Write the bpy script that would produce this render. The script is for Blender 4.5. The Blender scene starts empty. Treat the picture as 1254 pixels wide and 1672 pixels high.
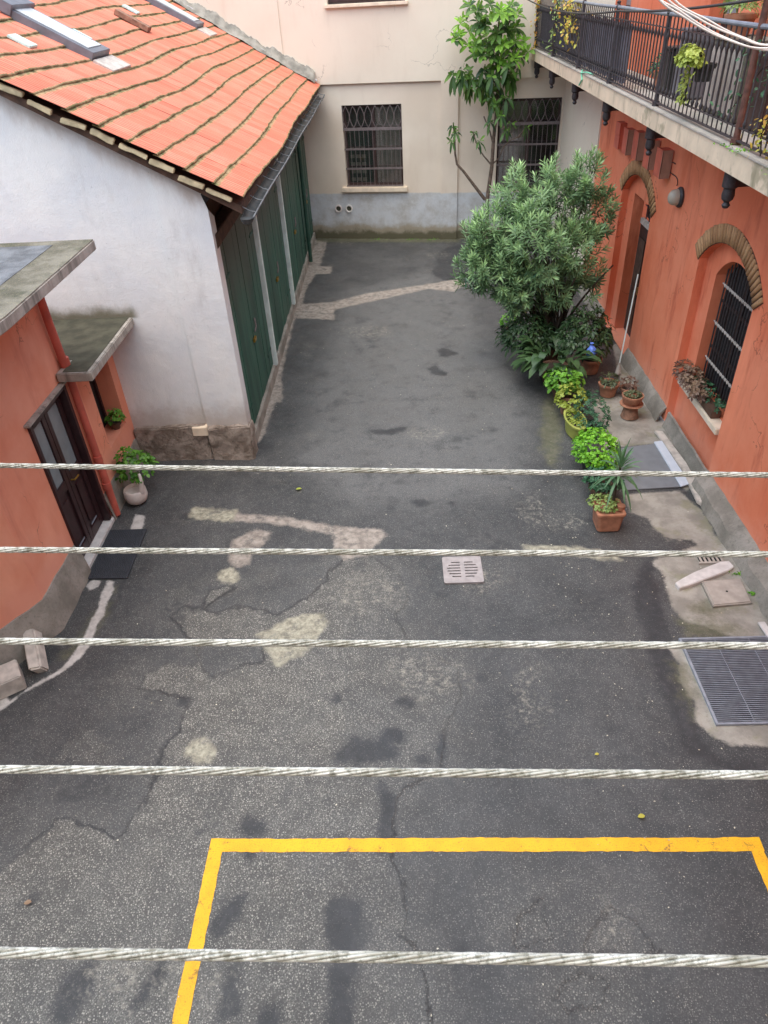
import bpy, bmesh, math, random
import numpy as np
from mathutils import Vector, Matrix
from mathutils.geometry import tessellate_polygon
R_ = math.radians
random.seed(7); rng = np.random.default_rng(7)
scene = bpy.context.scene
COL = scene.collection

# ------------------------------------------------------------------ camera, sky, sun, exposure
CAM = Vector((0, 0, 6.2))
AX_R = Vector((0.99886975, 0.00783896, -0.04688035))
AX_U = Vector((0.03273176, 0.60173369, 0.79802581))
AX_F = Vector((-0.03446518, 0.79865832, -0.600797))
cam = bpy.data.cameras.new('camera'); camo = bpy.data.objects.new('camera', cam); COL.objects.link(camo)
m = Matrix.Identity(4)
for i in range(3):
    m[i][0] = AX_R[i]; m[i][1] = AX_U[i]; m[i][2] = -AX_F[i]; m[i][3] = CAM[i]
camo.matrix_world = m
cam.sensor_fit = 'VERTICAL'; cam.sensor_height = 36; cam.lens = 1158 / 1672 * 36
cam.clip_start = 0.05; cam.clip_end = 500
scene.camera = camo

world = bpy.data.worlds.new('World'); scene.world = world; world.use_nodes = True
wn = world.node_tree.nodes; wl = world.node_tree.links
sky = wn.new('ShaderNodeTexSky'); sky.sky_type = 'NISHITA'; sky.sun_disc = False
SUN_EL, SUN_AZ = R_(76), R_(200)      # high, from behind the camera's left
sky.sun_elevation = SUN_EL; sky.sun_rotation = SUN_AZ
sky.air_density = 1.0; sky.dust_density = 2.5; sky.ozone_density = 0.0; sky.altitude = 120
wl.new(sky.outputs['Color'], wn['Background'].inputs['Color'])
wn['Background'].inputs['Strength'].default_value = 0.15
sl = bpy.data.lights.new('sun', 'SUN'); so = bpy.data.objects.new('sun', sl); COL.objects.link(so)
sl.energy = 1.5; sl.angle = R_(100); sl.color = (0.935, 1.0, 0.93)
sd = Vector((math.sin(SUN_AZ) * math.cos(SUN_EL), math.cos(SUN_AZ) * math.cos(SUN_EL), math.sin(SUN_EL)))
so.rotation_euler = sd.to_track_quat('Z', 'Y').to_euler()
so.location = (0, 0, 20)
scene.view_settings.view_transform = 'Standard'; scene.view_settings.look = 'None'
scene.view_settings.gamma = 1; scene.view_settings.exposure = 1.30
scene.cycles.max_bounces = 8

# ------------------------------------------------------------------ survey helpers (a sight line of the photo met with a plane of the place)
def _ray(x, y):
    return AX_R * ((x - 627) / 1158) + AX_U * ((836 - y) / 1158) + AX_F
def GZ(x, y, z=0.0):
    d = _ray(x, y); t = (z - CAM.z) / d.z; return Vector((d.x * t, d.y * t, z))
def PY(x, y, Y):
    d = _ray(x, y); return CAM + d * (Y / d.y)
def PX(x, y, X):
    d = _ray(x, y); return CAM + d * (X / d.x)

# ------------------------------------------------------------------ object helpers
ROOT = {}
def tag(o, label=None, cat=None, group=None, kind=None):
    if label: o['label'] = label
    if cat: o['category'] = cat
    if group: o['group'] = group
    if kind: o['kind'] = kind
    return o
def thing(name, label, cat, loc=(0, 0, 0), rz=0, group=None):
    o = bpy.data.objects.new(name, None); COL.objects.link(o)
    o.location = loc; o.rotation_euler = (0, 0, rz); o.empty_display_size = .1
    ROOT[o.name] = Matrix.Translation(Vector(loc)) @ Matrix.Rotation(rz, 4, 'Z')
    return tag(o, label, cat, group)
def world_of(o):
    return ROOT.get(o.name, Matrix.Identity(4))

class MB:
    def __init__(s, local=None):
        s.v = []; s.f = []; s.M = local
    def add(s, vs, fs):
        b = len(s.v)
        if s.M is not None: vs = [s.M @ Vector(p) for p in vs]
        s.v += [tuple(p) for p in vs]; s.f += [tuple(i + b for i in f) for f in fs]
        return s
    def box(s, a, b):
        x0, y0, z0 = [min(p, q) for p, q in zip(a, b)]; x1, y1, z1 = [max(p, q) for p, q in zip(a, b)]
        return s.add([(x0, y0, z0), (x1, y0, z0), (x1, y1, z0), (x0, y1, z0), (x0, y0, z1), (x1, y0, z1), (x1, y1, z1), (x0, y1, z1)],
              [(0, 3, 2, 1), (4, 5, 6, 7), (0, 1, 5, 4), (1, 2, 6, 5), (2, 3, 7, 6), (3, 0, 4, 7)])
    def obox(s, c, ax, ay, az):
        c = Vector(c); ax, ay, az = Vector(ax), Vector(ay), Vector(az)
        P = [c + ax * i + ay * j + az * k for k in (-1, 1) for j in (-1, 1) for i in (-1, 1)]
        return s.add(P, [(0, 2, 3, 1), (4, 5, 7, 6), (0, 1, 5, 4), (1, 3, 7, 5), (3, 2, 6, 7), (2, 0, 4, 6)])
    def bar(s, a, b, w, h, up=(0, 0, 1)):
        a, b = Vector(a), Vector(b); d = (b - a).normalized(); u = Vector(up)
        sd_ = d.cross(u)
        if sd_.length < 1e-4: sd_ = d.cross(Vector((1, 0, 0)))
        sd_.normalize(); u = sd_.cross(d)
        return s.obox((a + b) / 2, d * (b - a).length / 2, sd_ * w / 2, u * h / 2)
    def tube(s, path, r, n=8, cap=True):
        path = [Vector(p) for p in path]; k = len(path)
        rr = r if hasattr(r, '__len__') else [r] * k
        t0 = (path[1] - path[0]).normalized()
        ref = Vector((0, 0, 1)) if abs(t0.z) < .9 else Vector((1, 0, 0))
        u = t0.cross(ref).normalized(); vs = []
        for i, p in enumerate(path):
            t = (path[min(i + 1, k - 1)] - path[max(i - 1, 0)]).normalized()
            u = (u - t * u.dot(t)).normalized(); w = t.cross(u)
            vs += [p + (u * math.cos(2 * math.pi * j / n) + w * math.sin(2 * math.pi * j / n)) * rr[i] for j in range(n)]
        fs = [(i * n + j, i * n + (j + 1) % n, (i + 1) * n + (j + 1) % n, (i + 1) * n + j) for i in range(k - 1) for j in range(n)]
        if cap: fs += [tuple(range(n - 1, -1, -1)), tuple(range((k - 1) * n, k * n))]
        return s.add(vs, fs)
    def lathe(s, prof, c, n=24, sx=1, sy=1, rot=0):
        c = Vector(c); vs = []; k = len(prof)
        for r, z in prof:
            for j in range(n):
                a = 2 * math.pi * j / n
                x, y = r * math.cos(a) * sx, r * math.sin(a) * sy
                vs.append(c + Vector((x * math.cos(rot) - y * math.sin(rot), x * math.sin(rot) + y * math.cos(rot), z)))
        fs = [(i * n + j, i * n + (j + 1) % n, (i + 1) * n + (j + 1) % n, (i + 1) * n + j) for i in range(k - 1) for j in range(n)]
        if prof[0][0] > 1e-4: fs.append(tuple(range(n - 1, -1, -1)))
        if prof[-1][0] > 1e-4: fs.append(tuple(range((k - 1) * n, k * n)))
        return s.add(vs, fs)
    def slab(s, poly, z0, z1):
        n = len(poly)
        ar = sum(poly[i][0] * poly[(i + 1) % n][1] - poly[(i + 1) % n][0] * poly[i][1] for i in range(n))
        if ar < 0: poly = poly[::-1]
        vs = [(p[0], p[1], z0) for p in poly] + [(p[0], p[1], z1) for p in poly]
        fs = [tuple(range(n - 1, -1, -1)), tuple(range(n, 2 * n))] + [(i, (i + 1) % n, n + (i + 1) % n, n + i) for i in range(n)]
        return s.add(vs, fs)
    def build(s, name, mat, parent=None, bevel=0, smooth=False, label=None, angle=35, jitter=0, cuts=0):
        me = bpy.data.meshes.new(name); o = bpy.data.objects.new(name, me); COL.objects.link(o)
        W = Matrix.Identity(4)
        if parent is not None:
            W = world_of(parent); o.parent = parent
        ROOT[o.name] = W
        Wi = W.inverted()
        me.from_pydata([Wi @ Vector(p) for p in s.v], [], s.f)
        if bevel or cuts or jitter:
            bm = bmesh.new(); bm.from_mesh(me)
            if bevel:
                bmesh.ops.remove_doubles(bm, verts=bm.verts, dist=1e-5)
                es = [e for e in bm.edges if len(e.link_faces) == 2 and e.calc_face_angle(0) > R_(40)]
                bmesh.ops.bevel(bm, geom=es, offset=bevel, segments=2, affect='EDGES', clamp_overlap=True)
            if cuts:
                bmesh.ops.subdivide_edges(bm, edges=bm.edges, cuts=cuts, use_grid_fill=True)
            if jitter:
                from mathutils import noise
                for v in bm.verts:
                    v.co += noise.noise_vector(v.co * 7) * jitter
            bm.to_mesh(me); bm.free()
        me.validate(); me.update()
        if mat: me.materials.append(mat)
        if smooth:
            me.polygons.foreach_set('use_smooth', [True] * len(me.polygons))
            try: me.set_sharp_from_angle(angle=R_(angle))
            except Exception: pass
        if label: o['label'] = label
        return o
def copy_tree(o, parent=None):
    c = o.copy(); COL.objects.link(c); c.parent = parent
    ROOT[c.name] = ROOT.get(o.name, Matrix.Identity(4))
    for ch in [q for q in scene.objects if q.parent == o]: copy_tree(ch, c)
    return c

# ------------------------------------------------------------------ material helpers
def srgb(r, g, b):
    f = lambda c: c / 12.92 if c <= .04045 else ((c + .055) / 1.055) ** 2.4
    return (f(r / 255), f(g / 255), f(b / 255), 1)
class NT:
    def __init__(s, name):
        s.m = bpy.data.materials.new(name); s.m.use_nodes = True; s.t = s.m.node_tree; s.n = s.t.nodes
        s.bsdf = s.n['Principled BSDF']; s.pos = s.n.new('ShaderNodeNewGeometry').outputs['Position']
    def L(s, a, b): s.t.links.new(a, b)
    def noise(s, scale, detail=4, rough=.55, sc=None, dist=0, off=None, vec=None):
        v = vec if vec is not None else s.pos
        if sc or off:
            mp = s.n.new('ShaderNodeMapping'); s.L(v, mp.inputs['Vector'])
            if sc: mp.inputs['Scale'].default_value = sc
            if off: mp.inputs['Location'].default_value = off
            v = mp.outputs[0]
        q = s.n.new('ShaderNodeTexNoise'); s.L(v, q.inputs['Vector'])
        q.inputs['Scale'].default_value = scale; q.inputs['Detail'].default_value = detail
        q.inputs['Roughness'].default_value = rough; q.inputs['Distortion'].default_value = dist
        return q.outputs['Fac']
    def voro(s, scale, feature='F1', out='Distance', sc=None):
        v = s.pos
        if sc:
            mp = s.n.new('ShaderNodeMapping'); s.L(v, mp.inputs['Vector']); mp.inputs['Scale'].default_value = sc; v = mp.outputs[0]
        q = s.n.new('ShaderNodeTexVoronoi'); q.feature = feature; s.L(v, q.inputs['Vector']); q.inputs['Scale'].default_value = scale
        return q.outputs[out]
    def ramp(s, fac, a, b, c0=(0, 0, 0, 1), c1=(1, 1, 1, 1)):
        q = s.n.new('ShaderNodeValToRGB'); s.L(fac, q.inputs[0])
        q.color_ramp.elements[0].position = a; q.color_ramp.elements[1].position = b
        q.color_ramp.elements[0].color = c0; q.color_ramp.elements[1].color = c1
        return q.outputs[0]
    def rng(s, fac, a, b, c=0, d=1):
        q = s.n.new('ShaderNodeMapRange'); q.clamp = True; q.interpolation_type = 'SMOOTHSTEP'
        s.L(fac, q.inputs[0]); q.inputs[1].default_value = a; q.inputs[2].default_value = b
        q.inputs[3].default_value = c; q.inputs[4].default_value = d
        return q.outputs[0]
    def math(s, op, a, b=None):
        q = s.n.new('ShaderNodeMath'); q.operation = op
        for i, x in enumerate((a, b)):
            if x is None: continue
            if isinstance(x, (int, float)): q.inputs[i].default_value = x
            else: s.L(x, q.inputs[i])
        return q.outputs[0]
    def mix(s, fac, a, b, mode='MIX'):
        q = s.n.new('ShaderNodeMix'); q.data_type = 'RGBA'; q.blend_type = mode
        for idx, x in ((0, fac), (6, a), (7, b)):
            if isinstance(x, (int, float)): q.inputs[idx].default_value = x
            elif isinstance(x, tuple): q.inputs[idx].default_value = x
            else: s.L(x, q.inputs[idx])
        return q.outputs[2]
    def attr(s, name):
        q = s.n.new('ShaderNodeAttribute'); q.attribute_name = name; return q.outputs['Fac']
    def xyz(s):
        q = s.n.new('ShaderNodeSeparateXYZ'); s.L(s.pos, q.inputs[0]); return q.outputs
    def bump(s, h, strength=.3, dist=.01):
        q = s.n.new('ShaderNodeBump'); s.L(h, q.inputs['Height']); q.inputs['Strength'].default_value = strength
        q.inputs['Distance'].default_value = dist; s.L(q.outputs[0], s.bsdf.inputs['Normal'])
    def out(s, col=None, rough=None, metal=None):
        for k, x in (('Base Color', col), ('Roughness', rough), ('Metallic', metal)):
            if x is None: continue
            if isinstance(x, (int, float, tuple)): s.bsdf.inputs[k].default_value = x
            else: s.L(x, s.bsdf.inputs[k])
        return s.m

def simple(name, c, rough=.7, metal=0, var=.25, scale=6, bump=.15, bscale=40, bdist=.004):
    t = NT(name); n = t.noise(scale, 5)
    dark = tuple(x * (1 - var) for x in c[:3]) + (1,); lite = tuple(min(1, x * (1 + var)) for x in c[:3]) + (1,)
    col = t.mix(t.rng(n, .3, .7), dark, lite)
    if bump: t.bump(t.noise(bscale, 4), bump, bdist)
    return t.out(col, rough, metal)
def plaster(name, base, alt, stain, scale=.7, streak=.5, rough=.85, bump=.25, fade=None, wash=0):
    t = NT(name)
    a = t.rng(t.noise(scale, 6, .6), .35, .68)
    col = t.mix(a, base, alt)
    b = t.rng(t.noise(3.5, 5, .65, sc=(1, 1, .22)), .5, .8, 0, streak)
    col = t.mix(b, col, stain)
    c = t.rng(t.noise(14, 6, .7), .55, .85, 0, .25)
    col = t.mix(c, col, stain)
    wv = t.rng(t.noise(1.1, 5, .6, sc=(1, 1, .35), off=(9, 4, 2)), .5, .72, 0, wash)
    if wash: col = t.mix(wv, col, tuple(min(1, q * 1.22) for q in alt[:3]) + (1,))
    wp = t.n.new('ShaderNodeVectorMath'); nz_ = t.n.new('ShaderNodeTexNoise'); t.L(t.pos, nz_.inputs['Vector']); nz_.inputs['Scale'].default_value = 2.5; nz_.inputs['Detail'].default_value = 6
    t.L(t.pos, wp.inputs[0]); t.L(nz_.outputs['Color'], wp.inputs[1])
    vk = t.n.new('ShaderNodeTexVoronoi'); vk.feature = 'DISTANCE_TO_EDGE'; vk.inputs['Scale'].default_value = .55; t.L(wp.outputs[0], vk.inputs['Vector'])
    crack = t.math('MULTIPLY', t.rng(vk.outputs['Distance'], .001, .006, .55, 0), t.rng(t.noise(.9, 3, off=(5, 5, 1)), .48, .56))
    col = t.mix(crack, col, tuple(q * .35 for q in stain[:3]) + (1,))
    if fade:                              # damp band rising from the ground, with its own ragged edge
        z = t.xyz()[2]; zz = t.math('ADD', z, t.math('MULTIPLY', t.noise(2.2, 6, .65), fade[1]))
        col = t.mix(t.rng(zz, fade[0], fade[0] + fade[2], fade[4], 0), col, fade[3])
    t.bump(t.math('ADD', t.noise(9, 6, .6), t.math('MULTIPLY', t.noise(90, 3), .3)), bump, .012)
    return t.out(col, rough)

M = {}
M['orange_left'] = plaster('orange_plaster_worn', srgb(230, 146, 115), srgb(238, 166, 138), srgb(198, 112, 88), .8, .6, wash=.5, fade=(.9, .9, .5, srgb(234, 158, 136), .5))
M['orange_right'] = plaster('orange_plaster', srgb(224, 118, 80), srgb(236, 142, 106), srgb(184, 84, 56), .6, .9, wash=.6, fade=(.5, 1.2, .9, srgb(236, 164, 136), .6))
M['orange_reveal'] = plaster('orange_plaster_reveal', srgb(208, 100, 74), srgb(216, 112, 84), srgb(184, 84, 62), .9, .4)
M['white_plaster'] = plaster('white_plaster', srgb(214, 214, 220), srgb(196, 200, 212), srgb(178, 168, 162), .9, .5, bump=.45, fade=(.62, .5, .55, srgb(186, 174, 166), .7))
t = NT('old_white_plaster'); X_, Y_, Z_ = t.xyz()
col = t.mix(t.rng(t.noise(.8, 6, .6), .35, .68), srgb(230, 229, 227), srgb(214, 216, 219))
col = t.mix(t.rng(t.noise(2.6, 6, .7, sc=(1, 1, .35)), .5, .78, 0, .55), col, srgb(186, 182, 180))
col = t.mix(t.rng(t.noise(1.4, 4, .6, off=(3, 1, 8)), .58, .64, 0, .5), col, srgb(224, 224, 226))
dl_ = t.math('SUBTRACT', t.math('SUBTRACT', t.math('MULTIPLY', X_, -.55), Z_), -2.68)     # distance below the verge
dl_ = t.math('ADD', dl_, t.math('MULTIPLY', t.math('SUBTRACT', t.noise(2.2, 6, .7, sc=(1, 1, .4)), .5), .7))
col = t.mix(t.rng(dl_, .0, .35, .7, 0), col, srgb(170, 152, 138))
zn = t.math('ADD', Z_, t.math('MULTIPLY', t.math('SUBTRACT', t.noise(4, 6, .7), .5), .28))
lean = t.math('MULTIPLY', t.rng(zn, 2.44, 2.66, 1, 0), t.math('MULTIPLY', t.rng(Z_, 2.38, 2.42), t.rng(X_, -3.95, -3.8, 1, 0)))
col = t.mix(t.math('MULTIPLY', lean, .9), col, srgb(106, 100, 74))
base_ = t.rng(t.math('ADD', Z_, t.math('MULTIPLY', t.math('SUBTRACT', t.noise(3, 7, .72), .5), .7)), .6, 1.1, .75, 0)
col = t.mix(base_, col, srgb(176, 164, 154))
col = t.mix(t.rng(t.noise(24, 5, .75), .66, .7, 0, .5), col, srgb(140, 134, 130))
ck = t.voro(.8, 'DISTANCE_TO_EDGE')
t.bump(t.math('ADD', t.noise(5, 6, .6), t.math('MULTIPLY', t.noise(60, 4), .3)), .5, .02)
M['white_plaster'] = t.out(col, .9)
M['cream_upper'] = plaster('cream_plaster', srgb(228, 216, 196), srgb(222, 208, 188), srgb(208, 193, 172), .5, .45, bump=.15)
# back wall below the string course: cream over a grey-blue dado with damp at its foot
t = NT('cream_wall_with_dado')
z = t.xyz()[2]
col = t.mix(t.rng(t.noise(.6, 5), .35, .65), srgb(224, 209, 190), srgb(212, 196, 176))
col = t.mix(t.rng(t.noise(3, 5, .6, sc=(1, 1, .2)), .5, .8, 0, .35), col, srgb(198, 176, 158))
zz = t.math('ADD', z, t.math('MULTIPLY', t.math('SUBTRACT', t.noise(5, 4), .5), .05))
dado = t.mix(t.rng(t.noise(2.2, 6, .7), .35, .7), srgb(196, 198, 200), srgb(172, 168, 162))
dado = t.mix(t.rng(t.noise(7, 6, .7, dist=.6), .5, .62, 0, .35), dado, srgb(206, 206, 204))
zd = t.math('ADD', z, t.math('MULTIPLY', t.noise(1.8, 6, .7), -.55))
dado = t.mix(t.rng(zd, .0, .22, .9, 0), dado, srgb(150, 138, 116))
dado = t.mix(t.rng(zd, -.16, .0, .92, 0), dado, srgb(84, 80, 58))
col = t.mix(t.rng(zz, 1.23, 1.27), dado, col)
t.bump(t.math('ADD', t.noise(9, 6, .6), t.math('MULTIPLY', t.noise(90, 3), .3)), .2, .01)
M['cream_lower'] = t.out(col, .85)
# rough stone plinth
t = NT('rough_stone_plinth')
col = t.mix(t.rng(t.noise(5, 7, .65, dist=.8), .35, .65), srgb(120, 106, 94), srgb(168, 154, 142))
col = t.mix(t.rng(t.noise(18, 6, .7), .52, .72, 0, .7), col, srgb(78, 68, 60))
t.bump(t.noise(9, 8, .7, dist=.5), .9, .05)
M['plinth'] = t.out(col, .95)
t = NT('cement_plinth')
col = t.mix(t.rng(t.noise(2.5, 7, .65), .35, .65), srgb(128, 122, 112), srgb(160, 152, 142))
col = t.mix(t.rng(t.noise(30, 5, .7), .5, .75, 0, .6), col, srgb(96, 92, 84))
t.bump(t.noise(40, 7, .7), .6, .02)
M['cement'] = t.out(col, .92)
t = NT('mossy_concrete')
n1 = t.noise(2.4, 7, .65)
col = t.mix(t.rng(n1, .4, .62), srgb(92, 87, 74), srgb(124, 118, 105))
col = t.mix(t.rng(t.noise(3.2, 7, .65, off=(4, 2, 0)), .5, .68, 0, .6), col, srgb(62, 64, 46))
col = t.mix(t.rng(t.noise(60, 4, .8), .55, .66, 0, .6), col, srgb(160, 150, 116))
t.bump(t.noise(30, 8, .7), .6, .02)
M['mossy'] = t.out(col, .95)
t = NT('slab_edge_concrete')
col = t.mix(t.rng(t.noise(5, 5, .6), .3, .7), srgb(178, 170, 160), srgb(152, 144, 134))
col = t.mix(t.rng(t.noise(9, 5, .6, sc=(1, 1, .12)), .45, .7, 0, .75), col, srgb(104, 98, 90))
t.bump(t.noise(40, 6), .4, .01)
M['slab_edge'] = t.out(col, .92)
t = NT('balcony_stone')
col = t.mix(t.rng(t.noise(2, 6, .6), .35, .65), srgb(226, 206, 178), srgb(206, 188, 162))
col = t.mix(t.rng(t.noise(6, 6, .6, sc=(1, 1, .3)), .55, .75, 0, .8), col, srgb(146, 134, 110))
col = t.mix(t.rng(t.noise(1.2, 5, .7, off=(2, 2, 2)), .54, .64, 0, .6), col, srgb(120, 116, 88))
t.bump(t.noise(30, 6), .25, .01)
M['balcony_edge'] = t.out(col, .85)
t = NT('balcony_floor_stone')
col = t.mix(t.rng(t.noise(2, 6, .6), .35, .65), srgb(150, 144, 134), srgb(178, 170, 160))
col = t.mix(t.rng(t.noise(4, 7, .7), .56, .7, 0, .8), col, srgb(96, 104, 62))
t.bump(t.noise(30, 6), .3, .01)
M['balcony_top'] = t.out(col, .85)
# roof tiles: each tile its own tint
t = NT('clay_tiles')
rt = t.attr('tile')
col = t.mix(rt, srgb(208, 110, 84), srgb(230, 140, 114))
col = t.mix(t.rng(t.noise(1.1, 5, .6), .35, .65, 0, .6), col, srgb(216, 120, 92))
col = t.mix(t.rng(t.noise(12, 6, .7), .55, .75, 0, .35), col, srgb(182, 104, 82))
col = t.mix(t.rng(t.noise(35, 4, .7), .62, .75, 0, .45), col, srgb(220, 168, 140))
col = t.mix(t.math('MULTIPLY', t.rng(t.attr('groove'), .15, .85, 1, 0), t.rng(t.noise(3, 5), .3, .6, .55, 1)), col, srgb(124, 58, 42))
edge = t.attr('edge')
em = t.rng(t.math('ADD', edge, t.math('MULTIPLY', t.math('SUBTRACT', t.noise(26, 5, .8), .5), 1.0)), .45, .75)
moss = t.mix(t.rng(t.noise(8, 4), .4, .62), srgb(124, 108, 72), srgb(168, 142, 104))
moss = t.mix(t.rng(t.noise(5, 4, off=(3, 1, 2)), .54, .66, 0, .7), moss, srgb(84, 98, 48))
col = t.mix(em, col, moss)
t.bump(t.noise(60, 5), .3, .01)
M['tiles'] = t.out(col, .8)
# ground
t = NT('old_asphalt')
fine = t.noise(150, 3, .7); mid = t.noise(11, 6, .65); big = t.noise(.8, 5, .6)
wob = t.math('ADD', t.math('MULTIPLY', t.math('SUBTRACT', t.noise(5, 5, .7), .5), .22), t.math('MULTIPLY', t.math('SUBTRACT', t.noise(32, 6, .75), .5), .13))
def field(nm, soft, k=1.0):
    return t.rng(t.math('ADD', t.attr(nm), t.math('MULTIPLY', wob, k)), -soft, soft)
base = t.mix(t.rng(big, .35, .65), srgb(62, 63, 64), srgb(80, 80, 80))
base = t.mix(t.math('MULTIPLY', t.rng(t.math('ADD', t.attr('lane_sheen'), t.math('MULTIPLY', t.math('SUBTRACT', t.noise(1.7, 6, .7), .5), .7)), -.3, .5), .75), base, srgb(112, 112, 111))  # far lane paler: sky sheen painted into the worn asphalt colour
base = t.mix(t.rng(mid, .4, .75, 0, .35), base, srgb(106, 105, 104))
base = t.mix(t.rng(t.noise(2.6, 6, .65, off=(5, 5, 0)), .5, .7, 0, .6), base, srgb(58, 59, 61))
vd = t.voro(75); vc = t.voro(75, out='Color')
stone = t.math('MULTIPLY', t.rng(vd, .22, .42, 1, 0), t.rng(vc, .45, .9))
vd3 = t.voro(26); vc3 = t.voro(26, out='Color')
bits = t.math('MULTIPLY', t.rng(vd3, .1, .2, 1, 0), t.rng(vc3, .82, .88))
base = t.mix(t.math('MULTIPLY', stone, .7), base, srgb(146, 144, 138))
base = t.mix(t.math('MULTIPLY', t.math('MULTIPLY', t.rng(t.voro(48), .2, .36, 1, 0), t.rng(t.voro(48, out='Color'), .68, .8)), .55), base, srgb(150, 148, 142))
base = t.mix(t.math('MULTIPLY', t.rng(vd, .4, .6), .4), base, srgb(44, 44, 45))
base = t.mix(t.math('MULTIPLY', bits, .8), base, srgb(178, 174, 166))
agg = t.mix(t.rng(t.noise(5, 5, .6), .35, .65), srgb(94, 93, 89), srgb(118, 116, 110))
agg = t.mix(t.rng(vd, .35, .6, 0, .75), agg, srgb(70, 68, 65))
vd2 = t.voro(48); vc2 = t.voro(48, out='Color'); stone2 = t.math('MULTIPLY', t.rng(vd2, .24, .40, 1, 0), t.rng(vc2, .55, .7))
agg = t.mix(t.math('MULTIPLY', stone, .7), agg, srgb(196, 192, 182))
agg = t.mix(t.math('MULTIPLY', stone2, .62), agg, srgb(194, 189, 177))
agg = t.mix(t.math('MULTIPLY', bits, .8), agg, srgb(206, 200, 188))
af = t.math('MULTIPLY', field('agg', .05), t.rng(t.noise(1.9, 6, .7, off=(2, 9, 1)), .3, .5, .8, 1))
af = t.math('MAXIMUM', af, t.math('MULTIPLY', t.rng(t.noise(1.3, 7, .72, off=(7, 3, 4)), .56, .68), .5))
xr = t.rng(t.math('ADD', t.xyz()[0], t.math('MULTIPLY', t.math('SUBTRACT', t.noise(2.4, 6, .7, off=(4, 8, 2)), .5), 2.6)), -1.2, .7, 1, .0)
af = t.math('MAXIMUM', t.math('MULTIPLY', af, xr), t.math('MULTIPLY', t.rng(t.math('ADD', t.attr('agg'), t.math('MULTIPLY', t.math('SUBTRACT', t.noise(2.2, 6, .7, off=(3, 0, 7)), .5), 1.3)), -.55, .25), .62))
base = t.mix(t.math('MULTIPLY', t.rng(t.attr('agg'), -.35, -.02), .5), base, srgb(70, 71, 73))
col = t.mix(af, base, agg)
dk = t.mix(t.rng(mid, .4, .7), srgb(48, 49, 51), srgb(62, 62, 64))
dk = t.mix(t.math('MULTIPLY', stone, .3), dk, srgb(130, 128, 124))
col = t.mix(t.math('MULTIPLY', field('dark', .05, 1.2), .95), col, dk)
# a thin darker rim where the newer asphalt skin ends
rim = t.math('ABSOLUTE', t.math('ADD', t.attr('agg'), wob))
col = t.mix(t.math('MULTIPLY', t.rng(rim, 0, .035, .8, 0), t.math('MULTIPLY', xr, t.rng(t.noise(1.1, 4, off=(3, 3, 3)), .38, .52, .35, 1))), col, srgb(48, 48, 50))
sp = t.math('MULTIPLY', t.rng(t.noise(2.1, 5, .6, off=(11, 2, 5)), .58, .68), t.rng(t.noise(9, 5, .6), .35, .6))
col = t.mix(t.math('MULTIPLY', sp, .6), col, srgb(52, 53, 55))
sc_ = t.mix(t.rng(t.noise(9, 6, .7), .35, .7), srgb(168, 162, 148), srgb(128, 124, 116))
col = t.mix(t.math('MULTIPLY', field('scuff', .16, 3.5), t.rng(t.noise(16, 7, .75), .46, .68, 0, .75)), col, sc_)
cc = t.mix(t.rng(t.noise(3, 6, .6), .35, .65), srgb(136, 131, 122), srgb(168, 162, 152))
cc = t.mix(t.rng(t.noise(26, 6, .75), .52, .72, 0, .5), cc, srgb(118, 112, 102))
cc = t.mix(t.rng(t.noise(2.2, 6, .7, off=(1, 7, 3)), .54, .66, 0, .55), cc, srgb(132, 130, 100))
col = t.mix(field('conc', .03, .7), col, cc)
pk = t.mix(t.rng(t.noise(10, 6, .7), .35, .7), srgb(166, 156, 146), srgb(118, 109, 101))
bk = t.rng(t.noise(6, 7, .75, off=(1, 1, 6)), .34, .5, .35, 1)
col = t.mix(t.math('MULTIPLY', field('pink', .04, 1), bk), col, pk)
cr = t.mix(t.rng(t.noise(16, 6, .75), .3, .7), srgb(182, 177, 157), srgb(116, 111, 97))
col = t.mix(t.math('MULTIPLY', field('cream', .04, 1), bk), col, cr)
mo = t.mix(t.rng(t.noise(12, 6, .7), .35, .65), srgb(86, 88, 62), srgb(112, 108, 88))
col = t.mix(t.math('MULTIPLY', field('moss', .1, 2), .7), col, mo)
wh = t.mix(t.rng(t.noise(12, 6, .7), .35, .7), srgb(198, 192, 186), srgb(170, 164, 158))
col = t.mix(field('white', .02, .45), col, wh)
h = t.math('ADD', t.math('MULTIPLY', stone, .5), t.math('ADD', t.math('MULTIPLY', mid, .6), t.math('MULTIPLY', fine, .6)))
h = t.math('SUBTRACT', h, t.math('MULTIPLY', field('agg', .02), .8))
t.bump(h, .55, .012)
M['ground'] = t.out(col, t.rng(t.noise(1.3, 5), .35, .65, .36, .6))
t = NT('road_paint_yellow')
col = t.mix(t.rng(t.noise(5, 5), .3, .7), srgb(250, 186, 24), srgb(240, 172, 20))
col = t.mix(t.rng(t.noise(7, 7, .8, dist=.5), .57, .66, 0, .85), col, srgb(122, 96, 50))
col = t.mix(t.rng(t.noise(90, 4, .8), .54, .62, 0, .5), col, srgb(130, 100, 40))
t.bump(t.noise(120, 4), .4, .006)
M['yellow'] = t.out(col, .6)
t = NT('green_painted_wood')
col = t.mix(t.rng(t.noise(2.5, 6, .7, sc=(1, 1, .12)), .35, .65), srgb(34, 70, 58), srgb(54, 96, 80))
z = t.xyz()[2]
col = t.mix(t.rng(t.noise(20, 6, .7, sc=(1, 1, .05)), .5, .75, 0, .5), col, srgb(58, 72, 62))
zz = t.math('ADD', z, t.math('MULTIPLY', t.noise(1.5, 5), 1.2))
col = t.mix(t.rng(zz, 2.3, 3.6, 0, .75), col, srgb(74, 76, 66))   # bleached, peeling upper boards
t.bump(t.noise(14, 6, .7, sc=(1, 1, .06)), .4, .01)
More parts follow.
